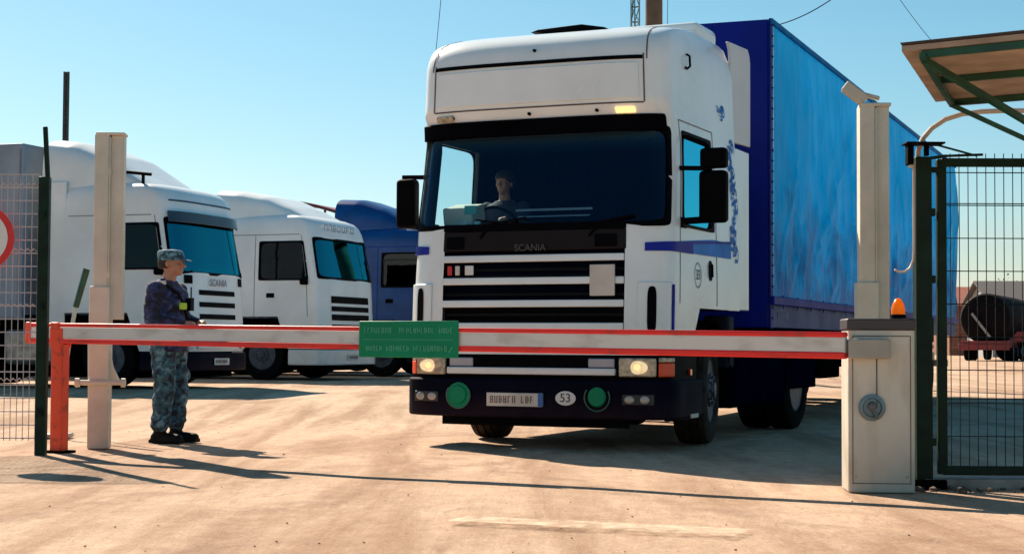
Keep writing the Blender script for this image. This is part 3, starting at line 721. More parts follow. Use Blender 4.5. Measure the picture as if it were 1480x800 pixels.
# door lines, handle, stripes, emblem
for q in (-1, 1):
    dm = MB()
    for v in (.39, 1.50): cab.patch(dm, q*S_(v), q*(S_(v)+.010), 1.28, 2.90, .001, .003)
    cab.patch(dm, q*S_(.39), q*S_(1.50), 2.895, 2.905, .001, .003)
    dm.build('door_seam', mat('door_seam_grey', (.2, .2, .2), .7), truck)
    mb = MB(); hc = q*S_(1.30)
    mb.grid(lambda u, v: cab.pt(hc+math.cos(2*math.pi*u)*.062*v, 1.60+math.copysign(abs(math.sin(2*math.pi*u))**.6, math.sin(2*math.pi*u))*.095*v, .004), 28, 3)
    dh = mb.build('door_handle', black, truck)
    mb = MB(); a = cab.pt(hc, 1.66, .02); b_ = cab.pt(hc, 1.54, .02); mb.bar(a, b_, .02, .02); mb.build('grip', black, dh, .004)
    s0, s1 = q*(F(1.04)), q*S_(1.95)
    mb = MB(); cab.patch(mb, s0, s1, lambda u: 1.725+.015*u, lambda u: 1.795+.095*min(1, u*1.4), .007, .003, ns=60); mb.build('side_stripe', stripec, truck)
    mb = MB(); cab.patch(mb, s0, q*S_(.75), lambda u: 1.727, lambda u: 1.797+.045*u, .011, .003, ns=30); cab.patch(mb, q*S_(.75), s1, lambda u: 1.815+.068*u, lambda u: 1.842+.062*u, .011, .003, ns=40); mb.build('side_stripe', stripeb, truck)
    # blue flourish on cab rear and roof side
    mb = MB(); rnd = random.Random(5)
    for k in range(46):
        t = k/45; z = 2.83-1.05*t; sc = q*S_(2.05+.12*rnd.random()-.05*math.sin(9*t))
        r_ = .02+.035*rnd.random(); a0 = rnd.random()*6
        mb.grid(lambda u, v: cab.pt(sc+math.cos(a0+4.2*u)*r_*(1+.4*u)*(1-.25*v), z+math.sin(a0+4.2*u)*r_*1.3*(1+.4*u)*(1-.42*v), .007), 8, 1)
    mb.build('blue_flourish', stripec, truck)
    mb = MB()
    for k in range(16):
        sc = q*S_(1.62+.30*rnd.random()); z = Z(3.0)+.12*rnd.random(); r_ = .02+.03*rnd.random(); a0 = rnd.random()*6
        mb.grid(lambda u, v: cab.pt(sc+math.cos(a0+3.6*u)*r_*(1-.35*v), z+math.sin(a0+3.6*u)*r_*(1-.5*v), .007), 8, 1)
    mb.build('blue_emblem', stripec, truck)
# round door emblem
ec = S_(.92)
mb = MB(); mb.grid(lambda u, v: cab.pt(ec+math.cos(2*math.pi*u)*(.105-.012*v), 1.545+math.sin(2*math.pi*u)*(.115-.012*v), .004), 40, 1)
de = mb.build('door_emblem', mat('emblem_grey_blue', (.18, .26, .32), .5), truck)
pz = cab.pt(ec, 1.545, .006); text_obj('33', .13, mat('emblem_ink', (.10, .16, .20), .5), de, tuple(pz), (R(90), 0, R(90)), 'digits', .001)
# mirrors
for q in (-1, 1):
    x0 = q*1.36
    my = .36 if q < 0 else .62; k_ = -.09 if q < 0 else 0
    mb = MB(); mb.box((q*(1.49+k_), my, 2.22), (.25 if q > 0 else .20, .13, .46)); mr_ = mb.build('mirror', black, truck, .04, 4)
    mb = MB(); mb.box((q*(1.49+k_), my+.067, 2.22), (.17, .004, .38)); mb.build('mirror_glass', steel, mr_)
    if q > 0: mb = MB(); mb.box((q*1.49, my+.01, 2.56), (.24, .12, .18)); mb.build('wide_angle_mirror', black, truck, .035, 4)
    mb = MB(); mb.bar((q*1.15, .46, 2.47), (q*1.46, my, 2.47), .035, .04); mb.build('mirror_arm', black, truck, .008); mb = MB(); mb.bar((q*1.19, .50, 2.00), (q*1.42, my, 2.02), .04, .06); mb.box((q*1.22, .52, 1.99), (.08, .14, .09))
    if q > 0: mb.bar((q*1.16, .60, 2.78), (q*1.45, my, 2.66), .025, .03)
    mb.build('mirror_arm', black, truck, .008)
# roof: light bar/air horn, rear hump, hook, side deflectors
mb = MB(); mb.poly([(-.40, Z(3.672)), (-.32, Z(3.69)), (.12, Z(3.705)), (.36, Z(3.67)), (.12, Z(3.65))], .9, 1.7); mb.build('roof_hatch', black, truck, .012)
mb = MB(); mb.box((.55, 1.95, Z(3.70)), (.95, .6, .22)); mb.build('roof_rear_fairing', white, truck, .07, 4)
for q in (-1, 1):
    hk = MB(); p = cab.pt(q*S_(.80), Z(3.36), .0)
    hk.tube([p+Vector((q*a, b_, c_)) for a, b_, c_ in ((0, 0, .07), (.03, 0, .05), (.035, 0, -.04), (.02, -.04, -.07), (.015, -.07, -.06))], .011, 8); hk.build('roof_hook', black, truck)
    mb = MB(); mb.grid(lambda u, v: Vector((q*(1.165+.05*u-.10*max(0, v-.86)**1*6*(v-.86)), 2.24+.52*u-.10*max(0, v-.9)*5, 2.90+.98*v)), 8, 14, lambda u, v: Vector((q*(1.135+.05*u-.10*max(0, v-.86)**1*6*(v-.86)), 2.24+.52*u-.10*max(0, v-.9)*5, 2.90+.98*v)))
    mb.build('side_deflector', pearl, truck, .01, 3)
    mb = MB(); mb.box((q*1.19, 2.49, 2.05), (.03, .50, 1.58)); mb.build('lower_deflector', white, truck, .01)
    # mud flap, steps, tank, fenders
    mb = MB()
    def ar(u, v, o): a = R(195-200*u); return Vector((q*(.80+.43*v), 1.45-(.56+o)*math.cos(a)*-1*-1, .56+(.56+o)*math.sin(a)))
    mb.grid(lambda u, v: ar(u, v, .03), 20, 2, lambda u, v: ar(u, v, 0)); mb.build('wheel_arch', chassis, truck)
    mb = MB(); mb.box((q*1.12, .66, .55), (.12, .46, .50)); mb.box((q*1.14, .66, .27), (.12, .42, .03)); mb.build('door_step', bumperm, truck, .02)
    mb = MB(); mb.box((q*1.303, .66, .30), (.01, .20, .035)); mb.build('step_label', platew, truck)
    mb = MB(); mb.box((q*1.06, 3.05, .68), (.38, 1.9, .74)); mb.build('fuel_tank', tank_b, truck, .08, 4)
    mb = MB(); mb.box((q*1.225, 4.72, .76), (.03, 1.3, .62)); mb.build('dark_filler', tank_b, truck, .01)  # dark sheet over the rear wheel, standing in for the black shade there
    mb = MB(); mb.box((q*1.25, .70, .68), (.02, .05, .05)); mb.build('side_marker', redlens, truck)
    mb = MB(); mb.box((q*1.10, 2.05, .95), (.26, .20, .5)); mb.build('air_filter', mat('air_duct_grey', (.015, .02, .03), .7, spec=.1), truck, .03)
mb = MB(); mb.box((0, 3.2, .80), (.90, 5.6, .28)); mb.box((0, 1.5, .75), (1.2, 1.6, .7)); mb.box((0, .9, .45), (1.5, .8, .25)); mb.box((0, 2.4, .55), (.8, 3.6, .5)); mb.tube([(-1.0, 1.45, .5), (1.0, 1.45, .5)], .09, 12); mb.build('chassis_frame', chassis, truck)  # frame, engine and axle, plus low boxes added to block light underneath
for q in (-1, 1):
    wheel(truck, q*1.04, 1.52, .5, .31, q, dusty=True, steer=R(9))
    wheel(truck, q*1.06, 4.7, .5, .28, q, twin=True, deep=True)
# cab inside
mb = MB(); mb.box((0, .62, 1.78), (2.05, .55, .28)); mb.box((0, .80, 1.92), (2.0, .30, .10)); db = mb.build('dashboard', dashm, truck, .05, 3)
for x in (-.70, .62):
    mb = MB(); mb.box((x, 1.42, 1.62), (.52, .5, .16)); mb.box((x, 1.68, 2.02), (.5, .14, .72)); mb.box((x, 1.68, 2.45), (.26, .10, .16)); mb.build('cab_seat', interior, truck, .04, 3)
mb = MB(); mb.tube([(-.70+.23*math.cos(a), 0.84-.10*math.sin(a), 2.0+.2*math.sin(a)) for a in [2*math.pi*k/28 for k in range(29)]], .016, 8); mb.tube([(-.70, .70, 1.85), (-.70, .84, 2.0)], .03, 8); mb.build('steering_wheel', black, truck)
mb = MB(); mb.box((-.93, .60, 2.12), (.30, .30, .17), Matrix.Rotation(R(12), 3, 'X')); mb.build('folded_paper', mat('pale_paper', (.62, .66, .58), .8), truck, .02)
mb = MB(); mb.tube([(-.86+.0, .50, 1.99), (-.86, .44, 2.02)], .035, 14); mb.tube([(-.72, .50, 1.99), (-.72, .44, 2.03)], .03, 14); mb.build('dash_cup', mat('pale_cup', (.5, .6, .6), .5), truck)
mb = MB(); mb.box((-.72, .30, 2.14), (.12, .01, .08)); mb.build('windscreen_pass', mat('teal_card', (.05, .35, .33), .6), truck)
mb = MB(); mb.box((.02, .50, 2.14), (.75, .02, .02)); mb.box((.02, .50, 2.08), (.70, .02, .012)); mb.build('dash_tray_edge', mat('pale_edge', (.25, .32, .4), .6), truck)
mb = MB()
mb.grid(lambda u, v: Vector((-1.1+2.2*u, 2.03+.02*math.sin(u*130), 1.35+1.95*v)), 130, 2, lambda u, v: Vector((-1.1+2.2*u, 2.05+.02*math.sin(u*130), 1.35+1.95*v)))
mb.build('bunk_curtain', mat('bunk_curtain_cloth', (.001, .004, .040), 1, spec=0), truck)

# driver
def driver():
    g = empty('person', (0, 0, 0), 0); g.matrix_world = truck_m @ Matrix.Translation((-.76, 1.16, 1.72)) @ Matrix.Rotation(R(-90), 4, 'Z')
    tag(g, 'truck driver with short dark hair sitting behind the windscreen and steering wheel', 'person')
    b = MB()
    loft(b, [(0, 0, 0, .13, .17), (0, 0, .15, .12, .16), (0, 0, .35, .12, .17), (0, 0, .50, .10, .19), (0, 0, .57, .06, .10)])
    capsule(b, (0, 0, .54), .06, (.02, 0, .66), .055); head_geo(b, (.03, 0, .74))
    for q in (-1, 1):
        capsule(b, (0, q*.19, .50), .05, (.12, q*.25, .27), .042); capsule(b, (.12, q*.25, .27), .042, (.34, q*.19, .33), .03)
        hand(b, (.34, q*.19, .33), (.9, 0, .3), (0, -q*.6, -.6), q)
        capsule(b, (0, q*.1, .03), .08, (.42, q*.13, .02), .06); capsule(b, (.42, q*.13, .02), .055, (.50, q*.13, -.36), .045)
    remesh(b, 'body', skin, g, .01, 3)
    j = MB(); loft(j, [(0, 0, -.02, .15, .185), (0, 0, .15, .145, .18), (0, 0, .35, .14, .19), (0, 0, .51, .115, .205), (0, 0, .575, .07, .09)])
    for q in (-1, 1): capsule(j, (0, q*.19, .50), .07, (.12, q*.25, .27), .06); capsule(j, (.12, q*.25, .27), .058, (.31, q*.195, .32), .045)
    remesh(j, 'shirt', shirt, g, .012, 3, .005)
    h_ = MB(); loft(h_, [(-.03, 0, .70, .085, .086), (.005, 0, .77, .106, .088), (.015, 0, .80, .108, .086), (.01, 0, .845, .085, .07), (0, 0, .87, .03, .03)]); remesh(h_, 'hair', hairm, g, .009, 3)
    t = MB()
    for q in (-1, 1): capsule(t, (0, q*.1, .03), .10, (.42, q*.13, .02), .075); capsule(t, (.42, q*.13, .02), .072, (.50, q*.13, -.30), .06)
    remesh(t, 'trousers', boot, g, .014, 3)
truck_m = Matrix.Translation((.154, 14.58, 0)) @ Matrix.Rotation(-TH, 4, 'Z')
driver()

# ------------------------------------------------------------------ curtain trailer
def curtain_mat():
    m = mat('blue_pvc_curtain', (.001, .54, .97), .36, var=.10, vscale=1.2, spec=.28)
    n = m.node_tree; b = n.nodes['Principled BSDF']; src = b.inputs['Base Color'].links[0].from_socket
    tc = n.nodes.new('ShaderNodeTexCoord'); mp = n.nodes.new('ShaderNodeMapping'); mp.inputs['Scale'].default_value = (1, .9, .95)
    n.links.new(tc.outputs['Object'], mp.inputs[0])
    nz = n.nodes.new('ShaderNodeTexNoise'); nz.inputs['Scale'].default_value = 1.5; nz.inputs['Detail'].default_value = 8; nz.inputs['Roughness'].default_value = .62; nz.inputs['Distortion'].default_value = .5
    n.links.new(mp.outputs[0], nz.inputs['Vector'])
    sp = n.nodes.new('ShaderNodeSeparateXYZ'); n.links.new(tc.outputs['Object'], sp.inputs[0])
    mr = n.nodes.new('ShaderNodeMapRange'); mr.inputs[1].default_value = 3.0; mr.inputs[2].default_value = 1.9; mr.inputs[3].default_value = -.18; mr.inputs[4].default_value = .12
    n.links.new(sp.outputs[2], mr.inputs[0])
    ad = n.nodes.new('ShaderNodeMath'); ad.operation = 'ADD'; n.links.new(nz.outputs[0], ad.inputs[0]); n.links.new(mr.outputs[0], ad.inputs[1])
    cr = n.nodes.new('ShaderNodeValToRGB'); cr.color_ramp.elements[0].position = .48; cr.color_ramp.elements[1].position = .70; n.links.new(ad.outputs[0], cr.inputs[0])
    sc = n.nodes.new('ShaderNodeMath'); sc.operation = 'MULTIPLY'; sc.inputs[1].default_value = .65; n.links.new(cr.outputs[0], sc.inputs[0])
    mx = n.nodes.new('ShaderNodeMixRGB'); mx.inputs[2].default_value = (.018, .075, .26, 1)  # painted-in reflections, wrinkle shading and scuffs: darker blue towards the bottom
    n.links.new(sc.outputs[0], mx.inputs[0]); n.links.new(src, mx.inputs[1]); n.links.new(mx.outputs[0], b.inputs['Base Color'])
    mq = n.nodes.new('ShaderNodeMapping'); mq.inputs['Scale'].default_value = (1, 5, .5); n.links.new(tc.outputs['Object'], mq.inputs[0])
    nf = n.nodes.new('ShaderNodeTexNoise'); nf.inputs['Scale'].default_value = 1.6; nf.inputs['Detail'].default_value = 5; nf.inputs['Distortion'].default_value = .6; n.links.new(mq.outputs[0], nf.inputs['Vector'])
    bq = n.nodes.new('ShaderNodeBump'); bq.inputs['Strength'].default_value = .6; bq.inputs['Distance'].default_value = .07
    n.links.new(nf.outputs[0], bq.inputs['Height']); n.links.new(bq.outputs[0], b.inputs['Normal'])
    b.inputs['Specular Tint'].default_value = (.05, .6, 1, 1); b.inputs['Specular IOR Level'].default_value = .2
    tl = n.nodes.new('ShaderNodeBsdfTranslucent'); n.links.new(mx.outputs[0], tl.inputs[0])
    ms = n.nodes.new('ShaderNodeMixShader'); ms.inputs[0].default_value = .5
    n.links.new(b.outputs[0], ms.inputs[1]); n.links.new(tl.outputs[0], ms.inputs[2]); n.links.new(ms.outputs[0], n.nodes['Material Output'].inputs[0])
    return m
def roof_tarp():
    m = mat('translucent_roof_tarp', (.70, .82, .90), .6); n = m.node_tree; b = n.nodes['Principled BSDF']
    tl = n.nodes.new('ShaderNodeBsdfTranslucent'); tl.inputs[0].default_value = (.75, .88, .95, 1)
    ms = n.nodes.new('ShaderNodeMixShader'); ms.inputs[0].default_value = .6
    n.links.new(b.outputs[0], ms.inputs[1]); n.links.new(tl.outputs[0], ms.inputs[2]); n.links.new(ms.outputs[0], n.nodes['Material Output'].inputs[0])
    return m
rooft = roof_tarp()
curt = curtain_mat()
navy = mat('navy_headboard_paint', (.001, .013, .24), .5, var=.1, vscale=2, spec=.12)
TB = R(22); TL = 15.0
tm = Vector((.154, 14.58, 0))+Vector((math.sin(TH), math.cos(TH), 0))*3.2
trailer = empty('semi_trailer', tm, -TB)
tag(trailer, 'tall blue curtain sided semi trailer with wrinkled tarpaulin behind the white cab', 'trailer')
HW, ZT, ZC, ZS = 1.275, 4.28, 1.40, 1.10
mb = MB(); mb.box((0, .03, (ZT+1.1)/2), (2*HW-.02, .06, ZT-1.1)); mb.build('headboard', navy, trailer, .01)
mb = MB()
for q in (-1, 1): mb.box((q*(HW+.004), .06, (ZT+1.1)/2), (.025, .13, ZT-1.08))
mb.build('corner_post', mat('corner_post_navy', (.001, .012, .20), .5, spec=.12), trailer, .01)
def cloth(q):
    def f(u, v):
        y = .14+(TL-.2)*u; z = ZC+(ZT-.05-ZC)*v
        env = math.sin(math.pi*min(1, max(0, v)))**.5
        d = .045*noise.noise(Vector((y*2.6, z*.30, q*3.)))
        d += .045*abs(noise.noise(Vector((y*1.3+z*.55, z*.5, 7))))*(1-v*.6)
        d += .055*noise.noise(Vector(((y*3.1-z*1.8), z*.9, 2)))*(1-v)**1.0*(.5+math.exp(-y*.25)*1.3)
        n1 = noise.noise(Vector((y*1.1-z*.75, z*.35+y*.2, 11))); d += .050*max(0, 1-abs(n1)*5)**2*(1-v)**.8
        n2 = noise.noise(Vector((y*1.7+z*.5, z*.25, 23))); d += .035*max(0, 1-abs(n2)*6)**2
        d += .006*math.sin(y*11+2*noise.noise(Vector((y, z, 1))))*(.4+.6*v)
        return Vector((q*(HW+.012+(d+.012)*env*min(1, (y-.13)*2.2)), y, z))
    mb = MB(); mb.grid(lambda u, v: f(u, v), 520, 60); return mb
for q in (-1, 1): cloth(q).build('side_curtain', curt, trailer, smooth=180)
mb = MB(); mb.box((0, TL/2, ZT-.01), (2*HW-.03, TL-.02, .004)); mb.build('roof', rooft, trailer)
mb = MB(); mb.box((0, TL-.02, 2.7), (2*HW-.05, .05, 3.0)); mb.build('rear_door', navy, trailer)
for q in (-1, 1):
    mb = MB(); mb.box((q*(HW+.02), TL/2, ZT-.02), (.035, TL, .06)); mb.build('roof_rail', mat('rail_blue', (.001, .16, .46), .6, spec=.05), trailer, .01)
    mb = MB(); mb.box((q*(HW+.012), TL/2, ZC-.02), (.085, TL, .09)); mb.build('curtain_hem', navy, trailer, .008)
    mb = MB(); mb.box((q*(HW-.01), TL/2, (ZC-.04+ZS)/2), (.04, TL, ZC-.04-ZS)); sk = mb.build('side_rave', mat('rave_blue', (.002, .045, .18), .5, spec=.15), trailer, .008)
    mb = MB(); strokes(mb, 0, .55, 0, .07, 0, seed=9); t_ = mb.build('rave_lettering', mat('rave_letter_grey', (.15, .2, .3), .6), sk, loc=(q*(HW+.014), .35 if q > 0 else .9, 1.2), rot=(0, 0, R(90*q)))
    for k in range(21):
        y = .5+k*.7
        mb = MB(); mb.box((q*(HW+.036), y, ZC-.03), (.012, .035, .14)); mb.box((q*(HW+.044), y, ZC-.06), (.010, .045, .04)); mb.build('strap_buckle', mat('strap_navy', (.003, .06, .26), .5, spec=.15) if 'strap_navy' not in MATS else MATS['strap_navy'], trailer, .004)
    mb = MB()
    for k in range(28): mb.lathe([(q*(HW+.016), .012), (q*(HW+.026), .010)], c=(0, .075, 1.2+k*.108), axis='X', n=8)
    mb.build('lacing_eyelet', black, trailer)
    mb = MB(); mb.box((q*1.15, 5.8, .86), (.04, 4.6, .42)); mb.build('side_guard', chassis, trailer, .01)
    mb = MB(); mb.box((q*.95, 3.6, .80), (.5, 1.1, .55)); mb.build('pallet_box', chassis, trailer, .02)
    mb = MB(); mb.box((q*.85, 2.6, .65), (.14, .14, 1.0)); mb.box((q*.85, 2.6, .14), (.28, .28, .04)); mb.build('landing_leg', chassis, trailer, .01)
    for y in (9.3, 10.6, 11.9): wheel(trailer, q*1.06, y, .5, .36, q)
mb = MB(); mb.box((0, TL/2, 1.18), (2.4, TL-.1, .12)); mb.box((.45, 7.5, 1.0), (.16, 13, .30)); mb.box((-.45, 7.5, 1.0), (.16, 13, .30)); mb.build('chassis_frame', chassis, trailer)
mb = MB(); mb.box((0, TL-.1, .6), (2.3, .1, .12)); mb.bar((-.5, TL-.1, .6), (-.5, TL-.1, 1.1), .08); mb.bar((.5, TL-.1, .6), (.5, TL-.1, 1.1), .08); mb.build('underrun_bar', steel, trailer)

# ------------------------------------------------------------------ parked trucks
def fairing(root, sts, zb, m, name='roof_fairing'):
    """sts: (y, halfwidth, ztop)"""
    mb = MB()
    def f(u, v):
        k = u*(len(sts)-1); i = min(int(k), len(sts)-2); t = k-i; a, b = sts[i], sts[i+1]
        y, hw, zt = (a[j]+(b[j]-a[j])*t for j in range(3))
        an = math.pi*v; x = -math.cos(an); z = math.sin(an)
        return Vector((hw*math.copysign(abs(x)**.45, x), y, zb+(zt-zb)*abs(z)**.4))
    mb.grid(f, 24, 36)
    return mb.build(name, m, root, smooth=50)
def parked(kind, loc, rz, paint, label, has_trailer=None, fair=None, glassm=None, win=darkglass):
    """a cab-over lorry seen from outside; kind picks the front"""
    t = empty('parked_truck', loc, rz); tag(t, label, 'truck', 'lorries parked side by side in the yard')
    top = {'a': 3.42, 'b': 3.28, 'c': 3.30, 'd': 3.30}[kind]
    pf = [(.2, 0, 1.25), (1.0, 0, 1.25), (1.95, .05, 1.24), (2.85, .22, 1.20), (top-.30, .26, 1.19), (top-.18, .32, 1.17), (top-.09, .42, 1.13), (top-.03, .58, 1.06), (top, .85, .95)]
    cb = Cab(pf, yb=2.25, D=.40 if kind == 'a' else .26, n=3.2 if kind == 'a' else 4.5); F, S_ = cb.front, cb.side
    z0, z1 = (1.93, 2.80) if kind == 'a' else (2.02, 2.78)
    WS = (-F(1.19), F(1.19), z0, z1)
    v0_, v1_ = .30, (1.45 if kind == 'b' else 1.38)
    DW = [(S_(v0_), S_(v1_), 1.98, 2.72), (-S_(v1_), -S_(v0_), 1.98, 2.72)]
    mb = MB(); cb.shell(mb, .62, top, [WS]+DW); cut_arch(mb, .78, .62, 1.02, 1.25); mb.build('cab_body', paint, t, smooth=50)
    mb = MB(); cb.shell(mb, 1.3, top-.15, [WS]+DW, off=-.045, top=False); mb.build('cab_lining', interior, t)
    mb = MB(); mb.box((0, .65, 1.75), (2.0, .6, .4)); mb.build('dashboard', dashm, t, .05)
    for x in (-.6, .6):
        mb = MB(); mb.box((x, 1.42, 1.62), (.52, .5, .16)); mb.box((x, 1.68, 2.02), (.5, .14, .72)); mb.build('cab_seat', mat('dark_red_seat', (.10, .012, .015), .9) if kind == 'a' and x < 0 else interior, t, .04, 3)
    mb = MB(); cb.patch(mb, WS[0]-.02, WS[1]+.02, z0-.02, z1+.02, -.012); mb.build('windscreen', glassm or glass_far, t, smooth=60)
    mb = MB(); cb.ring(mb, WS[0], WS[1], z0, z1, .035, n=96, pw=12); mb.build('windscreen_seal', black, t)
    for d in DW:
        mb = MB(); cb.patch(mb, d[0]-.01, d[1]+.01, 1.97, 2.73, -.012); wn = mb.build('door_window', win, t, smooth=60)
        mb = MB(); cb.ring(mb, d[0], d[1], 1.98, 2.72, .02, n=64, pw=8); mb.build('window_seal', black, wn)
    seam = mat('seam_grey', (.25, .25, .26), .8) if 'seam_grey' not in MATS else MATS['seam_grey']  # plain grey for the door joint lines
    if kind == 'c': seam = navy
    for q in (-1, 1):
        mb = MB()
        for v in (.33, v1_+.10): cb.patch(mb, q*S_(v), q*(S_(v)+.014), 1.25, 2.86, .001, .003)
        cb.patch(mb, q*S_(.40), q*S_(2.2), 2.86, 2.875, .001, .003); mb.build('door_seam', seam, t)
        mb = MB(); cb.patch(mb, q*S_(1.10), q*S_(1.28), 1.62, 1.71, .003, .012); mb.build('door_handle', black, t, .01)
        if kind in 'ab': mb = MB(); mb.box((q*1.26, .42, 1.93), (.14, .16, .12)); mi = mb.build('kerb_mirror', black, t, .03, 3)
        else: mb = MB(); mb.box((q*1.45, .25, 2.42), (.22, .12, .46)); mb.box((q*1.45, .25, 2.74), (.20, .12, .14)); mi = mb.build('mirror', black if kind != 'b' else black, t, .04, 3)
        if kind in 'cd': mb = MB(); mb.bar((q*1.18, .42, 2.62), (q*1.42, .28, 2.62), .03); mb.bar((q*1.2, .42, 2.12), (q*1.42, .28, 2.22), .03); mb.build('mirror_arm', black, mi)
        mb = MB(); cb.patch(mb, q*F(.82), q*F(1.16), .66, .86, .002, .03, nz=2); mb.build('headlight', mat('clear_lamp', (.5, .5, .5), .15, coat=1) if 'clear_lamp' not in MATS else MATS['clear_lamp'], t, .01)
        mb = MB(); mb.box((q*1.13, 2.9, .68), (.22, 1.0, .60)); mb.build('fuel_tank', steel if kind != 'c' else tank_b, t, .08, 3)
        mb = MB(); mb.box((q*1.18, 2.48, 2.25), (.03, .46, 2.0 if kind != 'a' else 2.4)); mb.build('side_deflector', paint, t, .01)
        wheel(t, q*1.05, 1.40, .5, .31, q); wheel(t, q*1.05, 4.9, .5, .28, q, twin=True, deep=True)
    # bumper
    mb = MB(); cb.patch(mb, -S_(.75), S_(.75), .30, .60, .0, .05, nz=4); mb.build('bumper', paint if kind == 'b' else bumperm, t, .02, smooth=50)
    p = cb.pt(0, .45, .06); mb = MB(); mb.box((0, p.y-.006, .45), (.52, .012, .115)); pl = mb.build('number_plate', platew, t, .004)
    mb = MB(); strokes(mb, -.22, .22, .42, .06, p.y-.014, seed=11); mb.build('plate_lettering', glyph, pl)
    if kind == 'a':
        mb = MB(); cb.patch(mb, -F(1.17), F(1.17), 2.74, 2.92, .05, .03, nz=3); mb.build('sun_visor', mat('visor_smoke', (.03, .05, .08), .3), t, .008)
        for z in (1.56, 1.36, 1.16):
            mb = MB(); cb.patch(mb, -F(.62), F(.62), z, z+.085, .002, .008, nz=1); mb.build('grille_slot', black, t, .02)
        text_obj('SCANIA', .17, mat('badge_grey', (.22, .22, .25), .4), t, (0, cb.pt(0, 1.76, .02).y-.006, 1.77), (R(90), 0, 0), 'badge_lettering')
        mb = MB(); cb.patch(mb, -F(.7), F(.7), .66, .74, .002, .03, nz=1); mb.build('lower_trim_bar', paint, t, .01)
        for x in (-.8, .1):
            mb = MB(); mb.bar((x, .10, 1.95), (x+.55, .16, 2.10), .02); mb.build('wiper', black, t)
        for q in (-1, 1):
            mb = MB(); cb.patch(mb, q*F(.80), q*F(1.0), 1.74, 1.88, .003, .012); mb.build('corner_vent', black, t, .03)
        mb = MB(); cb.patch(mb, -F(1.12), F(1.12), 3.10, 3.125, .002, .006, nz=1); mb.build('roof_panel_gap', mat('roof_gap_blue', (.03, .06, .12), .6), t)
        mb = MB(); mb.tube([(-1.0, .75, 3.55), (-1.02, 1.2, 3.60), (-1.02, 2.0, 3.63)], .028, 8); mb.bar((-1.0, .9, 3.38), (-1.0, .9, 3.58), .04); mb.bar((-1.0, 1.9, 3.38), (-1.0, 1.9, 3.62), .04)
        
        mb.build('roof_bar', black, t)
    if kind in 'bcd':
        dk = black
        mb = MB(); cb.patch(mb, -F(.88), F(.88), .95, 1.80, .001, .004, nz=6); mb.build('grille_surround', paint, t)
        for z0_, h_ in ((1.52, .14), (1.36, .10), (1.18, .12), (1.0, .10)):
            mb = MB(); cb.patch(mb, -F(.84), F(.84), z0_, z0_+h_, .008, .006, nz=1); mb.build('grille_slot', dk, t, .01)
        mb = MB(); strokes(mb, -.75, .75, 2.96, .13, cb.pt(0, 2.98, .01).y, seed=21, cw=1.2); mb.build('header_lettering', mat('header_letter_grey', (.35, .38, .40), .6), t)
        for x in (-.9, .9): 
            mb = MB(); mb.bar((x, .25, 1.98), (x*.2, .12, 2.06), .02); mb.build('wiper', black, t)
    if fair: fairing(t, fair, top-.12, paint if kind != 'b' else white2)
    mb = MB(); mb.box((0, 3.4, .80), (.9, 6.2, .28)); mb.box((0, 1.5, .85), (1.2, 1.8, .6)); mb.build('chassis_frame', chassis, t)
    mb = MB(); mb.box((0, 3.0, .50), (1.7, 5.6, .62)); mb.build('shade_box', chassis, t)  # wide box added under the lorry to darken the ground below
    mb = MB(); mb.box((0, 2.1, 1.10), (2.3, 2.6, .24)); mb.build('dark_filler', chassis, t)  # full-width dark block added to close the gap over the wheels
    if kind in 'bc': t.scale = (1.03, 1.03, 1.045)
    if has_trailer:
        col, ln, zt = has_trailer
        tr = empty('semi_trailer', loc, rz)
        tr.matrix_world = Matrix.Translation(loc) @ Matrix.Rotation(rz, 4, 'Z') @ Matrix.Translation((0, 3.05, 0))
        tag(tr, ln, 'trailer', 'trailers coupled to the parked lorries')
        L = 11.5
        mb = MB(); mb.box((0, L/2, (zt+1.15)/2), (2.54, L, zt-1.15)); mb.build('tarpaulin_body', col, tr, .04, 3)
        mb = MB()
        for q in (-1, 1):
            for k in range(16): mb.bar((q*1.285, .05+k*.75, 1.2), (q*1.285, .05+k*.75, zt-.1), .03, .02)
        mb.build('tie_strap', mat('strap_grey', (.25, .26, .3), .7) if 'strap_grey' not in MATS else MATS['strap_grey'], tr)
        mb = MB(); mb.box((0, L/2, 1.05), (1.2, L-.3, .25)); mb.build('chassis_frame', chassis, tr)
        for q in (-1, 1):
            mb = MB(); mb.box((q*1.15, 3.6, .66), (.04, 5.6, .75)); mb.build('side_guard', chassis, tr)
            for y in (7, 8.3, 9.6): wheel(tr, q*1.06, y, .5, .36, q)
    return t
def tarp(name, c, c2): return mat(name, c, .5, var=.15, vscale=1.2, col2=c2, bump=.5, bscale=2)
parked('a', (-4.97, 28.2, .14), R(71.5), white2, 'white lorry with dark visor and three slotted grille, nearest parked truck behind the guard',
       (tarp('grey_blue_tarp', (.30, .36, .44), (.2, .25, .32)), 'grey blue tarpaulin trailer behind the parked lorry at the far left', 4.12),
       [(.75, .90, 3.34), (1.2, .98, 3.62), (1.7, 1.05, 3.95), (2.3, 1.12, 4.18), (2.75, 1.15, 4.24)])
parked('b', (-3.38, 35.0, .14), R(69), white2, 'white lorry with cyan windscreen and roof fairing, middle of the three parked cabs',
       (tarp('white_tarp', (.5, .52, .52), (.4, .42, .42)), 'pale trailer hidden behind the middle parked cab', 3.6),
       [(.55, .85, 3.22), (1.0, .98, 3.46), (1.5, 1.05, 3.68), (2.1, 1.1, 3.80), (2.6, 1.12, 3.84)])
parked('c', (-1.27, 39.2, .14), R(72), bluep, 'dark blue lorry half hidden behind the main truck cab',
       (tarp('navy_tarp', (.02, .06, .2), (.015, .04, .15)), 'dark blue trailer behind the blue parked lorry', 3.5),
       [(.55, .85, 3.22), (1.0, .98, 3.5), (1.5, 1.05, 3.78), (2.1, 1.1, 3.98), (2.6, 1.12, 4.0)], win=darkglass)
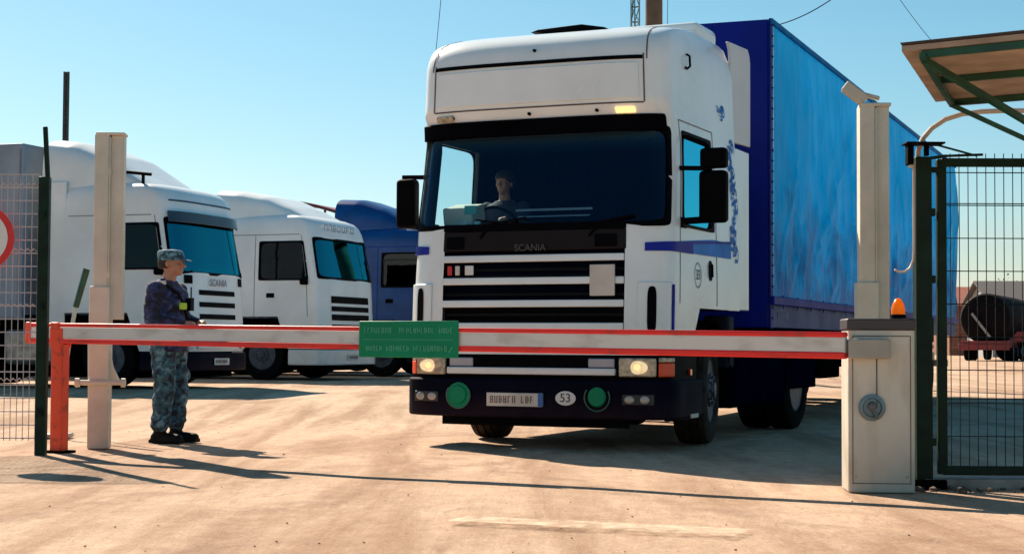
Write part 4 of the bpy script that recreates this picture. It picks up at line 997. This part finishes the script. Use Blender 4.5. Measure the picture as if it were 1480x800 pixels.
dt = parked('d', (-3.2, 44.0, .14), R(72), redp, 'dark red lorry whose wing shaped roof spoiler rises behind the middle parked cab',
       None, [(1.0, .7, 3.3), (1.5, .9, 3.5), (2.1, 1.0, 3.6), (2.6, 1.0, 3.65)])
mb = MB()
mb.grid(lambda u, v: Vector((-1.1+2.2*u, .9+1.9*v, 4.15+.42*v+.06*math.sin(v*3))), 8, 10, lambda u, v: Vector((-1.1+2.2*u, .9+1.9*v, 4.07+.42*v+.06*math.sin(v*3))))
mb.bar((-.8, 2.3, 3.4), (-.8, 2.3, 4.4), .06); mb.bar((.8, 2.3, 3.4), (.8, 2.3, 4.4), .06); mb.build('roof_spoiler', redp, dt, .01)

# ------------------------------------------------------------------ barrier
BL, BR = Vector((-4.07, 14.0, .995)), Vector((2.18, 10.42, .925))
bd = (BR-BL).normalized(); ba = math.atan2(bd.y, bd.x)
boom = empty('barrier_boom', BL, 0)
boom.rotation_euler = (0, -math.asin(bd.z), ba)
tag(boom, 'long horizontal barrier boom with red edges and white middle across the gateway', 'barrier boom')
bl = (BR-BL).length-.085
mb = MB(); mb.box((bl/2, 0, 0), (bl, .06, .105)); mb.build('boom_profile', boomw, boom, .008)
for z, h_ in ((.067, .033), (-.064, .044)):
    mb = MB(); mb.box((bl/2, 0, z), (bl, .074, h_)); mb.build('red_edge', boomr, boom, .010)
mb = MB(); mb.box((.03, 0, 0), (.06, .085, .18)); mb.box((.34, 0, 0), (.10, .084, .178)); mb.build('boom_end', orred, boom, .01)
# sign
sg = empty('boom_sign', BL.lerp(BR, .531)+Vector((0, -.055, -.005)), ba)
tag(sg, 'green rectangular sign with two lines of pale lettering on the barrier boom', 'sign')
mb = MB(); mb.box((0, -.0, 0), (.86, .012, .265)); mb.build('sign_panel', greens, sg, .006)
mb = MB(); strokes(mb, -.38, .39, .045, .040, -.009, seed=2, gaps=((-.135, -.10), (.22, .26)), cw=.62); strokes(mb, -.36, .36, -.085, .038, -.009, seed=3, gaps=((-.24, -.20), (-.0, .03)), cw=.62)
mb.box((.37, -.009, -.075), (.008, .003, .05), Matrix.Rotation(R(35), 3, 'Y')); mb.box((0, -.008, -.003), (.78, .002, .004))
mb.build('sign_lettering', lgreen, sg)
# left support
sp_ = empty('boom_support', (-3.755, 13.84, 0), R(-20))
tag(sp_, 'orange red upright post supporting the far end of the boom beside the dark green post', 'support post')
mb = MB(); mb.box((0, 0, .45), (.115, .10, .90)); mb.build('post', orred, sp_, .008)
mb = MB(); mb.box((0, -.055, .95), (.125, .02, .16)); mb.box((0, .055, .95), (.125, .02, .16)); mb.build('fork', orred, sp_, .006)
mb = MB(); mb.box((0, 0, .01), (.2, .2, .02)); mb.build('base_plate', chassis, sp_, .004)
# housing
hs = empty('barrier_housing', (2.345, 10.66, 0), R(-4))
tag(hs, 'cream barrier cabinet with dark cap and round lock at the right boom end', 'barrier cabinet')
mb = MB(); mb.box((0, 0, .515), (.415, .34, 1.03)); mb.build('cabinet', creamp, hs, .012, 3)
mb = MB(); mb.box((0, 0, 1.058), (.432, .36, .075)); mb.build('cap', darkcap, hs, .01)
mb = MB(); mb.box((-.085, -.215, .905), (.26, .085, .125)); mb.box((-.03, -.183, .905), (.12, .022, .10)); mb.build('boom_clamp', mat('clamp_grey', (.42, .41, .36), .45), hs, .012, 3)
mb = MB(); mb.box((-.03, -.173, .70), (.006, .006, .34)); mb.build('door_seam', darkcap, hs)
mb = MB(); mb.lathe([(-.168, .085), (-.186, .083), (-.190, .06), (-.176, .055)], c=(-.06, 0, .535), axis='Y', n=36); lk = mb.build('lock_cover', lockm, hs)
mb = MB(); mb.lathe([(-.17, .03), (-.215, .024), (-.222, .012)], c=(-.06, 0, .545), axis='Y', n=20); mb.box((-.045, -.20, .50), (.02, .03, .07), Matrix.Rotation(R(-25), 3, 'Y')); mb.build('key_knob', mat('knob_dark', (.10, .12, .13), .35), lk)
mb = MB()
mb.box((0, -.171, .985), (.36, .004, .006)); mb.box((0, -.171, .06), (.36, .004, .006))
for x in (-.18, .18): mb.box((x, -.171, .52), (.005, .004, .93))
mb.build('door_outline', mat('seam_olive', (.16, .14, .11), .8), hs)
for x in (-.16, .16):
    mb = MB(); mb.lathe([(-.168, .010), (-.176, .008)], c=(x, 0, .10), axis='Y', n=8); mb.build('bolt', steel, hs)
# beacon
bc = empty('beacon_lamp', (2.465, 10.60, 1.0955), 0)
bc.scale = (.9, .9, .86); tag(bc, 'small amber warning beacon standing on top of the barrier cabinet', 'beacon')
mb = MB(); mb.lathe([(0, .058), (.03, .055), (.034, .04)], axis='Z', n=28); mb.build('base', black, bc)
mb = MB(); mb.lathe([(.034, .050), (.07, .049), (.11, .040), (.145, .022), (.155, .004)], axis='Z', n=28); mb.build('amber_dome', amber, bc)

# ------------------------------------------------------------------ cream columns
def column(name, label, loc, rz, full):
    c = empty(name, loc, rz); tag(c, label, 'column', 'cream steel height gauge columns either side of the gateway')
    ht = 2.72
    mb = MB(); mb.box((-.07, 0, 1.36+.63), (.125, .17, ht-1.26)); mb.build('front_channel', colm, c, .008)
    mb = MB(); mb.box((.058, .02, (ht+1.12)/2-.005), (.108, .15, ht-1.12)); mb.box((.0, -.03, 2.0), (.014, .12, 1.4)); mb.build('rear_channel', colm, c, .008)
    mb = MB(); mb.box((-.070, -.01, .70), (.175, .19, 1.40)); mb.build('lower_box', colm, c, .01)
    mb = MB(); mb.box((0, 0, ht+.005), (.25, .18, .025)); mb.build('top_cap', colm, c, .008)
    if full:
        mb = MB(); mb.tube([(-.24, -.125, .57), (.16, -.125, .57)], .022, 12); mb.lathe([(-.26, .040), (-.225, .040)], c=(0, -.125, .57), n=14); mb.lathe([(.13, .040), (.165, .040)], c=(0, -.125, .57), n=14)
        mb.poly([(.018, .58), (.11, .58), (.05, .70), (.018, .86)], -.06, -.03); mb.build('cross_bolt', colm, c)
        mb = MB()
        for z in (1.5, 2.4): mb.box((-.003, -.082, z), (.03, .012, .05))
        mb.build('hinge', colm, c)
    return c
column('gauge_column', 'cream steel column with cross bolt standing left of the guard', (-3.50, 14.45, 0), R(4), True)
rc = column('gauge_column', 'cream steel column behind the barrier cabinet, against the blue trailer', (2.70, 12.35, 0), R(-4), False)
rc.scale = (.90, 1, .995)
fl = empty('column_camera', (2.585, 12.35, 2.74), R(-12))
tag(fl, 'pale boxy camera tilted on top of the right cream column', 'camera')
mb = MB(); mb.box((-.03, -.02, .06), (.19, .11, .09), Matrix.Rotation(R(38), 3, 'Y')); mb.build('camera_body', colm, fl, .012)
mb = MB(); mb.bar((0, 0, 0), (.03, 0, .07), .04); mb.bar((.02, 0, .06), (.15, 0, .02), .06, .03); mb.build('bracket', colm, fl, .006)
# lever left of column
lv = empty('hand_lever', (-4.16, 16.0, 0), 0)
tag(lv, 'leaning pale rod with dark green grip beside the left cream column', 'lever')
mb = MB(); mb.tube([(-.20, 0, 0), (-.10, 0, .9), (-.04, 0, 1.27)], .02, 10); mb.build('rod', mat('pale_rod', (.45, .5, .47), .5), lv)
mb = MB(); mb.tube([(-.04, 0, 1.25), (.06, 0, 1.62)], [.03, .034], 10); mb.build('grip', greenb, lv)
mb = MB(); mb.box((-.20, 0, .02), (.25, .25, .04)); mb.build('base_plate', steel, lv, .005)
mb = MB(); mb.tube([(.1, .05, 0), (.08, .05, .9), (.10, .05, 1.25), (.18, .05, 1.42), (.24, .05, 1.45)], .014, 8); mb.build('bent_wire', mat('pale_wire', (.4, .42, .42), .5), lv)

# ------------------------------------------------------------------ left fence
lf = empty('mesh_fence', (-3.81, 13.5, 0), R(2))
tag(lf, 'welded wire mesh fence panel with dark green end post at the left edge', 'fence')
mb = MB(); mb.box((0, 0, 1.13), (.085, .085, 2.26)); pf_ = mb.build('end_post', greenp, lf, .006)
for z in (.35, 1.2, 1.95): mb = MB(); mb.box((-.01, -.055, z), (.05, .03, .05)); mb.lathe([(-.085, .012), (-.05, .012)], c=(-.01, 0, z), axis='Y', n=8); mb.build('clamp', greenp, pf_)
mb = MB(); mb.bar((.025, 0, 2.2), (-.005, 0, 2.67), .035); mb.build('post_extension', greenp, lf, .004)
mb = MB()
for k in range(56): x = -.05-k*.05; mb.bar((x, 0, .12), (x, 0, 2.27), .0055)
for k in range(21): z = .14+k*.107; mb.bar((-.04, .006, z), (-2.8, .006, z), .009)
for z in (.60, 1.20, 1.65, 2.18):     # crimped reinforcing folds
    for k in range(55):
        x = -.05-k*.05; mb.bar((x, -.008, z), (x-.025, -.03, z+.025), .006); mb.bar((x-.025, -.03, z+.025), (x-.05, -.008, z), .006)
mb.build('wire_mesh', wirem, lf, smooth=10)
mb = MB(); mb.box((-2.84, 0, 1.13), (.08, .08, 2.26)); mb.build('end_post', greenp, lf, .006)
# road sign
rs = empty('road_sign', (-4.30, 13.40, 1.755), R(4)); tag(rs, 'round white sign with red rim mounted on the left mesh fence', 'road sign')
mb = MB(); mb.lathe([(0, .275), (-.012, .275)], axis='Y', n=56); mb.build('rim', signr, rs)
mb = MB(); mb.lathe([(-.0125, .222), (-.016, .222)], axis='Y', n=56); mb.build('face', signw, rs)
mb = MB(); mb.box((0, .03, 0), (.05, .05, .5)); mb.build('bracket', steel, rs)

# ------------------------------------------------------------------ right gate
gate = empty('mesh_gate', (2.79, 10.9, 0), R(-1)); tag(gate, 'dark green framed wire mesh gate panel at the right edge', 'gate')
GWd = 2.6
mb = MB(); mb.box((.03, 0, 1.12), (.062, .05, 2.06)); mb.box((GWd, 0, 1.12), (.062, .05, 2.06)); mb.box((GWd/2+.015, 0, 2.13), (GWd-.032, .052, .055)); mb.box((GWd/2+.015, 0, .115), (GWd-.032, .052, .06))
mb.build('gate_frame', greenp, gate, .006)
mb = MB()
for k in range(43): x = .09+k*.0585; mb.bar((x, 0, .12), (x, 0, 2.16+.03), .005)
for z in [.12+.216*k for k in range(10)]+[.58, 1.20, 1.86]: mb.bar((.06, .005, z), (GWd, .005, z), .0065)
mb.build('wire_mesh', wiregm, gate, smooth=10)
mb = MB(); mb.box((-.045, 0, 1.03), (.035, .06, .16)); mb.build('latch', greenp, gate, .005)
for z in (.3, 1.36, 1.80): mb = MB(); mb.box((-.04, -.01, z), (.05, .06, .05)); mb.build('hinge', greenp, gate, .005)
mb = MB(); mb.box((-.02, -.01, 2.08), (.10, .05, .035)); mb.build('top_stay', greenp, gate, .005)
mb = MB(); mb.lathe([(-.05, .014), (-.03, .014)], c=(-.045, 0, .92), axis='Y', n=12); mb.box((-.045, -.03, .86), (.035, .02, .05)); mb.build('padlock', steel, gate)
gp = empty('gate_post', (2.688, 10.87, 0), 0); tag(gp, 'thick dark green square gate post right of the barrier cabinet', 'post')
mb = MB(); mb.box((0, 0, 1.08), (.105, .10, 2.16)); mb.build('post', greenp, gp, .006)
mb = MB(); mb.box((.02, 0, .03), (.22, .2, .06)); mb.build('base_plate', chassis, gp, .004)
mb = MB(); mb.bar((.02, 0, 2.15), (.16, 0, 2.17), .02); mb.bar((.16, 0, 2.17), (.40, 0, 2.18), .016); mb.bar((.10, -.01, 2.24), (.36, -.01, 2.17), .012); mb.build('tie_rod', greenp, gp)
sl = MB(); sl.box((4.15, 10.96, .025), (2.95, .30, .075)); th = sl.build('gate_threshold', mat('threshold_concrete', (.36, .32, .28), .9, var=.2, vscale=8, bump=.3), None, .012)
tag(th, kind='structure')
# flat dark bracket with small box on top of the post
bk = empty('lamp_bracket', (2.70, 10.80, 2.165), 0); tag(bk, 'small dark flat plate bracket with hanging box on top of the gate post', 'bracket')
mb = MB(); mb.box((-.02, 0, .075), (.25, .16, .012)); mb.bar((0, 0, -.004), (0, 0, .07), .03); mb.build('plate', black, bk, .003)
mb = MB(); mb.box((-.11, 0, .0), (.04, .08, .13)); mb.build('small_box', black, bk, .006)
mb = MB(); ell(mb, (-.105, -.03, -.075), (.02, .02, .014)); mb.build('lens', lens, bk)
# curved pipe
cp = MB()
pts = []
xr, yr = 2.615, 10.80
pts += [(xr-.125, yr, 1.42), (xr-.10, yr, 1.405), (xr-.06, yr, 1.405), (xr-.025, yr, 1.43), (xr-.005, yr, 1.48), (xr, yr, 1.55)]
cp.tube(pts+[(xr, yr, 2.0), (xr+.002, yr, 2.12)], .0075, 8)
arc = [(2.66, yr+.06, 2.10), (2.662, yr+.06, 2.20), (2.69, yr+.06, 2.28), (2.75, yr+.06, 2.35), (2.84, yr+.06, 2.41), (2.95, yr+.06, 2.445), (3.08, yr+.06, 2.463), (3.25, yr+.06, 2.47), (3.6, yr+.06, 2.47), (4.3, yr+.06, 2.47)]
cp.tube(arc, .017, 10)
po = cp.build('cable_pipe', pipem); tag(po, 'pale bent cable pipe arching over the gate from the dark green post', 'pipe')

# ------------------------------------------------------------------ canopy top right
def at(px, py, Y):   # position in the world for a photograph pixel at depth Y (used for base points only)
    a = R(.30); u, v = px-740, -(py-400); u, v = u*math.cos(a)-v*math.sin(a), u*math.sin(a)+v*math.cos(a)
    d = Vector((u, 0, v)); f = 2400.; p = R(2.27)
    dy, dz = f*math.cos(p)-v*math.sin(p), f*math.sin(p)+v*math.cos(p)
    k = Y/dy; return Vector((u*k, Y, .93+dz*k))
A0 = at(1303, 63, 9.2); B0 = at(1352, 141, 10.9)
A0.z -= .045; B0.z -= .03
A1 = A0+Vector((3.0, -2.1, .0)); B1 = B0+(A1-A0)
cn = empty('canopy', (0, 0, 0)); tag(cn, 'tilted canopy roof on green steel frame jutting in at the top right', 'canopy')
up = Vector((0, 0, .03))
mb = MB(); mb.grid(lambda u, v: A0.lerp(A1, u).lerp(B0.lerp(B1, u), v)+up, 8, 4, lambda u, v: A0.lerp(A1, u).lerp(B0.lerp(B1, u), v)); mb.build('roof_sheet', rustw, cn)
mb = MB(); mb.grid(lambda u, v: A0.lerp(A1, u).lerp(B0.lerp(B1, u), v)+up*1.5+Vector((-.015, -.02, 0)), 8, 4, lambda u, v: A0.lerp(A1, u).lerp(B0.lerp(B1, u), v)+up*1.1); mb.build('roof_covering', mat('bitumen_sheet', (.03, .035, .05), .7), cn)
dn = Vector((0, 0, -.022)); ax = (A1-A0).normalized(); bx = (B0-A0)
mb = MB()
I0 = A0+ax*.12
for t in (0.02, .5, .98): mb.bar(I0+bx*t+dn, A1+bx*t+dn, .038, .038)
for t in (0, .9, 1.8, 2.7): mb.bar(I0+ax*t+dn*1.6, I0+ax*t+bx*.97+dn*1.6, .035, .035)
mb.build('rafter', greenb, cn)
PB = I0+ax*1.35+bx*1.0+Vector((0, .12, -.85))
mb = MB(); mb.bar(I0+dn*2+bx*.05, PB+Vector((-.25, 0, .28)), .035); mb.bar(I0+bx*.95+dn*2, PB+Vector((-.25, 0, .25)), .032); mb.bar(PB+Vector((-.25, 0, .265)), PB+Vector((.1, 0, .05)), .035); mb.build('brace', greenb, cn)
for k in (0, 1):
    px = PB+Vector((.1+k*1.4, .0, 0))
    mb = MB(); zt_ = (A0.z+bx.z)+.0; mb.bar((px.x, px.y, 0), (px.x, px.y, zt_-.05), .09); mb.build('canopy_post', greenb, cn, .006)

# ------------------------------------------------------------------ far things
# brown chimney pole and lattice mast behind the truck
p = at(945, 0, 42); ch = empty('chimney', (p.x, 42, .1)); tag(ch, 'tall brown pole like chimney rising behind the truck roof', 'chimney')
mb = MB(); mb.lathe([(0, .24), (14, .21)], axis='Z', n=28); mb.build('shaft', mat('rusty_brown_steel', (.17, .11, .07), .7, var=.25, vscale=2), ch)
mb = MB(); mb.lathe([(13.9, .26), (14.1, .26)], axis='Z', n=28); mb.lathe([(5, .25), (5.1, .25)], axis='Z', n=28); mb.build('collar', chassis, ch)
def mast(loc, h, wd, name, label, m, cat, r=.02, step=.5):
    e_ = empty(name, loc); tag(e_, label, cat)
    mb = MB(); cs = [(-wd/2, 0), (wd/2, 0), (0, wd*.8)]
    for c_ in cs: mb.bar((c_[0], c_[1], 0), (c_[0], c_[1], h), r*1.6)
    k = 0; z = 0
    while z < h-step:
        for i in range(3):
            a, b = cs[i], cs[(i+1) % 3]
            if k % 2: a, b = b, a
            mb.bar((a[0], a[1], z), (b[0], b[1], z+step), r); mb.bar((a[0], a[1], z), (b[0], b[1], z), r)
        z += step; k += 1
    mb.build('lattice', m, e_); return e_
p = at(918, 0, 43); mast((p.x, 43, .1), 14.5, .22, 'lattice_mast', 'thin pale blue lattice mast just left of the brown chimney', mat('pale_blue_steel', (.22, .40, .45), .5), 'mast', .022, .4)
p = at(96.5, 104, 60)
mast((p.x, 60, .15), p.z-.15, .13, 'lattice_mast', 'dark lattice mast rising above the white parked lorry at far left', mat('mast_dark_steel', (.03, .045, .045), .6), 'mast', .05, .36)
# overhead wires
def wire(P, Q, sag, label, r=.012):
    mb = MB(); P, Q = Vector(P), Vector(Q)
    mb.tube([P.lerp(Q, t/24)-Vector((0, 0, sag*4*(t/24)*(1-t/24))) for t in range(25)], r, 6)
    o = mb.build('overhead_wire', black); tag(o, label, 'wire', 'thin overhead wires')
tp = Vector((ch.location.x, 42, 13.8))
wire(at(1126, 36, 36), at(1330, -140, 40), .5, 'thin dark wire rising from the top front corner of the blue trailer')
wire(at(628, 95, 50), at(648, -120, 44), .1, 'faint wire against the sky above the left roof corner of the white truck', .009)
wire(at(1280, -30, 46), at(1420, 130, 56), .3, 'faint wire against the sky above the canopy', .009)
wire((tp.x-.35, 42, 14), (tp.x-.75, 45, .3), 0, 'thin vertical stay wire left of the lattice mast', .012)
wire((tp.x+.42, 42, 14), (tp.x+.48, 45, .3), 0, 'thin vertical stay wire right of the brown chimney', .008)

# distant tank wagon, red machine, buildings, hills, trees seen through the gate mesh
tk = empty('tank_trailer', (23.9, 84, .14), R(-25)); tag(tk, 'dark round ended tank trailer on red chassis beyond the mesh gate', 'tank trailer')
mb = MB(); mb.lathe([(0, .5), (.05, .95), (.2, 1.2), (.4, 1.28), (9, 1.28), (9.3, .9)], c=(0, 0, 2.15), axis='Y', n=40); mb.build('tank', mat('tank_black', (.006, .003, .004), .7, spec=.1), tk)
mb = MB(); mb.box((0, 4.5, .85), (2.4, 9.4, .35)); mb.box((0, -.2, .7), (2.5, .2, .3)); mb.build('chassis_frame', redp, tk, .02)
mb = MB(); mb.bar((-.6, -.15, 2.4), (.3, -.15, 1.2), .12); mb.build('ladder', steel, tk)
for q in (-1, 1):
    for y in (1.5, 2.9, 7.5): wheel(tk, q*1.05, y, .5, .35, q)
rm = empty('flatbed_trailer', (27.4, 88, .14), R(-80)); tag(rm, 'low red flatbed trailer parked beyond the gate at the right edge', 'trailer')
mb = MB(); mb.box((0, 2.5, 1.25), (2.4, 9, .55)); mb.box((0, -1.9, 1.9), (2.3, .15, 1.2)); mb.build('bed', mat('bright_red_paint', (.35, .015, .02), .5), rm, .03)
for q in (-1, 1):
    for y in (-.8, .5, 5.0, 6.2): wheel(rm, q*1.05, y, .5, .35, q)
def shed(loc, rz, L, W, H, wall, roofc, label, ndoor=3, doorm=greenb, overhang=.4, pitch=1.4):
    b_ = empty('warehouse', loc, rz); tag(b_, label, 'building')
    mb = MB(); mb.box((L/2, W/2, H/2), (L, W, H)); mb.poly([(0.0, H-.01), (W, H-.01), (W/2, H+pitch-.05)], 0.01, L-.01, 'YZ'); mb.build('wall', wall, b_)
    mb = MB()
    for s_ in (0, 1):
        y0, y1 = (-overhang, W/2) if s_ == 0 else (W+overhang, W/2)
        z0 = H-overhang*pitch/(W/2); mb.grid(lambda u, v: Vector((-overhang+(L+2*overhang)*u, y0+(y1-y0)*v, z0+(H+pitch-z0)*v+.12)), 2, 2, lambda u, v: Vector((-overhang+(L+2*overhang)*u, y0+(y1-y0)*v, z0+(H+pitch-z0)*v)))
    mb.build('roof', roofc, b_)
    for k in range(ndoor):
        x = L*(k+.5)/ndoor; mb = MB(); mb.box((x, -.03, 1.7), (3.0, .06, 3.4)); d = mb.build('roller_door', doorm, b_)
        mb = MB()
        for j in range(8): mb.box((x, -.065, .3+.42*j), (2.9, .02, .04))
        mb.build('door_rib', chassis, d)
        mb = MB(); mb.box((x+2.6, -.02, H*.7), (1.2, .05, .8)); wf = mb.build('window', darkglass, b_)
        mb = MB()
        for s2 in (-.62, .62, 0): mb.box((x+2.6+s2, -.055, H*.7), (.06, .04, .9))
        for s2 in (-.42, .42): mb.box((x+2.6, -.056, H*.7+s2), (1.3, .035, .06))
        mb.build('window_frame', platew, wf)
ribw = mat('grey_render', (.34, .34, .35), .8, var=.15, vscale=.6)
shed((32.4, 112, .14), R(-6), 30, 10, 3.8, ribw, mat('dark_roof_sheet', (.07, .06, .06), .7), 'long grey warehouse with dark roof and green doors beyond the gate', 5)
shed((33.7, 128, .14), R(-4), 6, 8, 3.9, mat('brick_wall', (.28, .12, .08), .85, var=.25, vscale=4), mat('red_roof_tiles', (.33, .09, .05), .8), 'small red roofed brick building behind the round ended tank', 1, doorm=redp)
shed((-60, 150, .2), R(3), 34, 12, 4.2, ribw, mat('dark_roof_sheet_2', (.08, .08, .09), .7), 'long grey warehouse far behind the parked lorries', 5, doorm=bluep)
shed((-6, 160, .2), R(-2), 26, 12, 4.0, mat('cream_render', (.45, .42, .36), .85, var=.12, vscale=.7), mat('dark_roof_sheet_3', (.09, .08, .08), .7), 'cream warehouse far behind the main truck', 4)

def hills():
    mb = MB()
    mb.grid(lambda u, v: Vector((-900+1800*u, 900+260*v, -2+(9+30*math.exp(-((u-.655)/.04)**2)+7*noise.noise(Vector((u*9, 0, 4)))+5*noise.noise(Vector((u*40, 1, 2)))+2.5*noise.noise(Vector((u*170, 1, 2))))*math.sin(math.pi*min(1, v*1.0)*.5))), 400, 8)
    o = mb.build('hills', mat('hill_scrub', (.30, .24, .20), .95, var=.3, vscale=.02)); tag(o, kind='structure')
hills()
# trees beyond the yard
leafm = mat('tree_foliage', (.13, .11, .075), .8, var=.35, vscale=.6)
barkm = mat('bark', (.08, .055, .04), .9)
def tree(x, y, h, label, seed, lf=1.0):
    rnd = random.Random(seed); t = empty('tree', (x, y, .2)); tag(t, label, 'tree', 'trees beyond the yard')
    mb = MB(); mb.tube([(0, 0, 0), (.05, .02, h*.3), (-.03, .05, h*.55), (0, 0, h*.85)], [h*.03, h*.024, h*.015, h*.005], 8)
    tips = []
    for k in range(12):
        z = h*(.25+.5*k/12); a = rnd.random()*6.28; L = h*(.30-.012*k)
        q = Vector((math.cos(a)*L, math.sin(a)*L, z+L*.7)); mb.tube([(0, 0, z), q*.5+Vector((0, 0, z*.5-.1)), q], [h*.012, h*.008, h*.003], 5); tips.append(q)
    mb.build('trunk', barkm, t)
    mb = MB()
    for k in range(2600):
        c = rnd.choice(tips)+Vector((rnd.gauss(0, .11), rnd.gauss(0, .11), rnd.gauss(0, .09)))*h
        s_ = h*.013*(.6+rnd.random())*lf; n_ = Vector((rnd.gauss(0, 1), rnd.gauss(0, 1), rnd.gauss(0, 1))).normalized(); u = n_.orthogonal().normalized(); v = n_.cross(u)
        f_ = [mb.bm.verts.new(c+u*s_*a+v*s_*b) for a, b in ((-1, -.4), (0, -1), (1, 0), (.3, 1), (-.8, .7))]; mb.bm.faces.new(f_)
    mb.build('crown', leafm, t)
for i, (x, y, h, lb) in enumerate([(40.0, 137, 6.0, 'bare looking tree behind the grey warehouse roof, left one of the two'), (43.0, 139, 5.8, 'bushy tree behind the grey warehouse roof, at the right edge')]):
    tree(x, y, h, lb, 40+i)
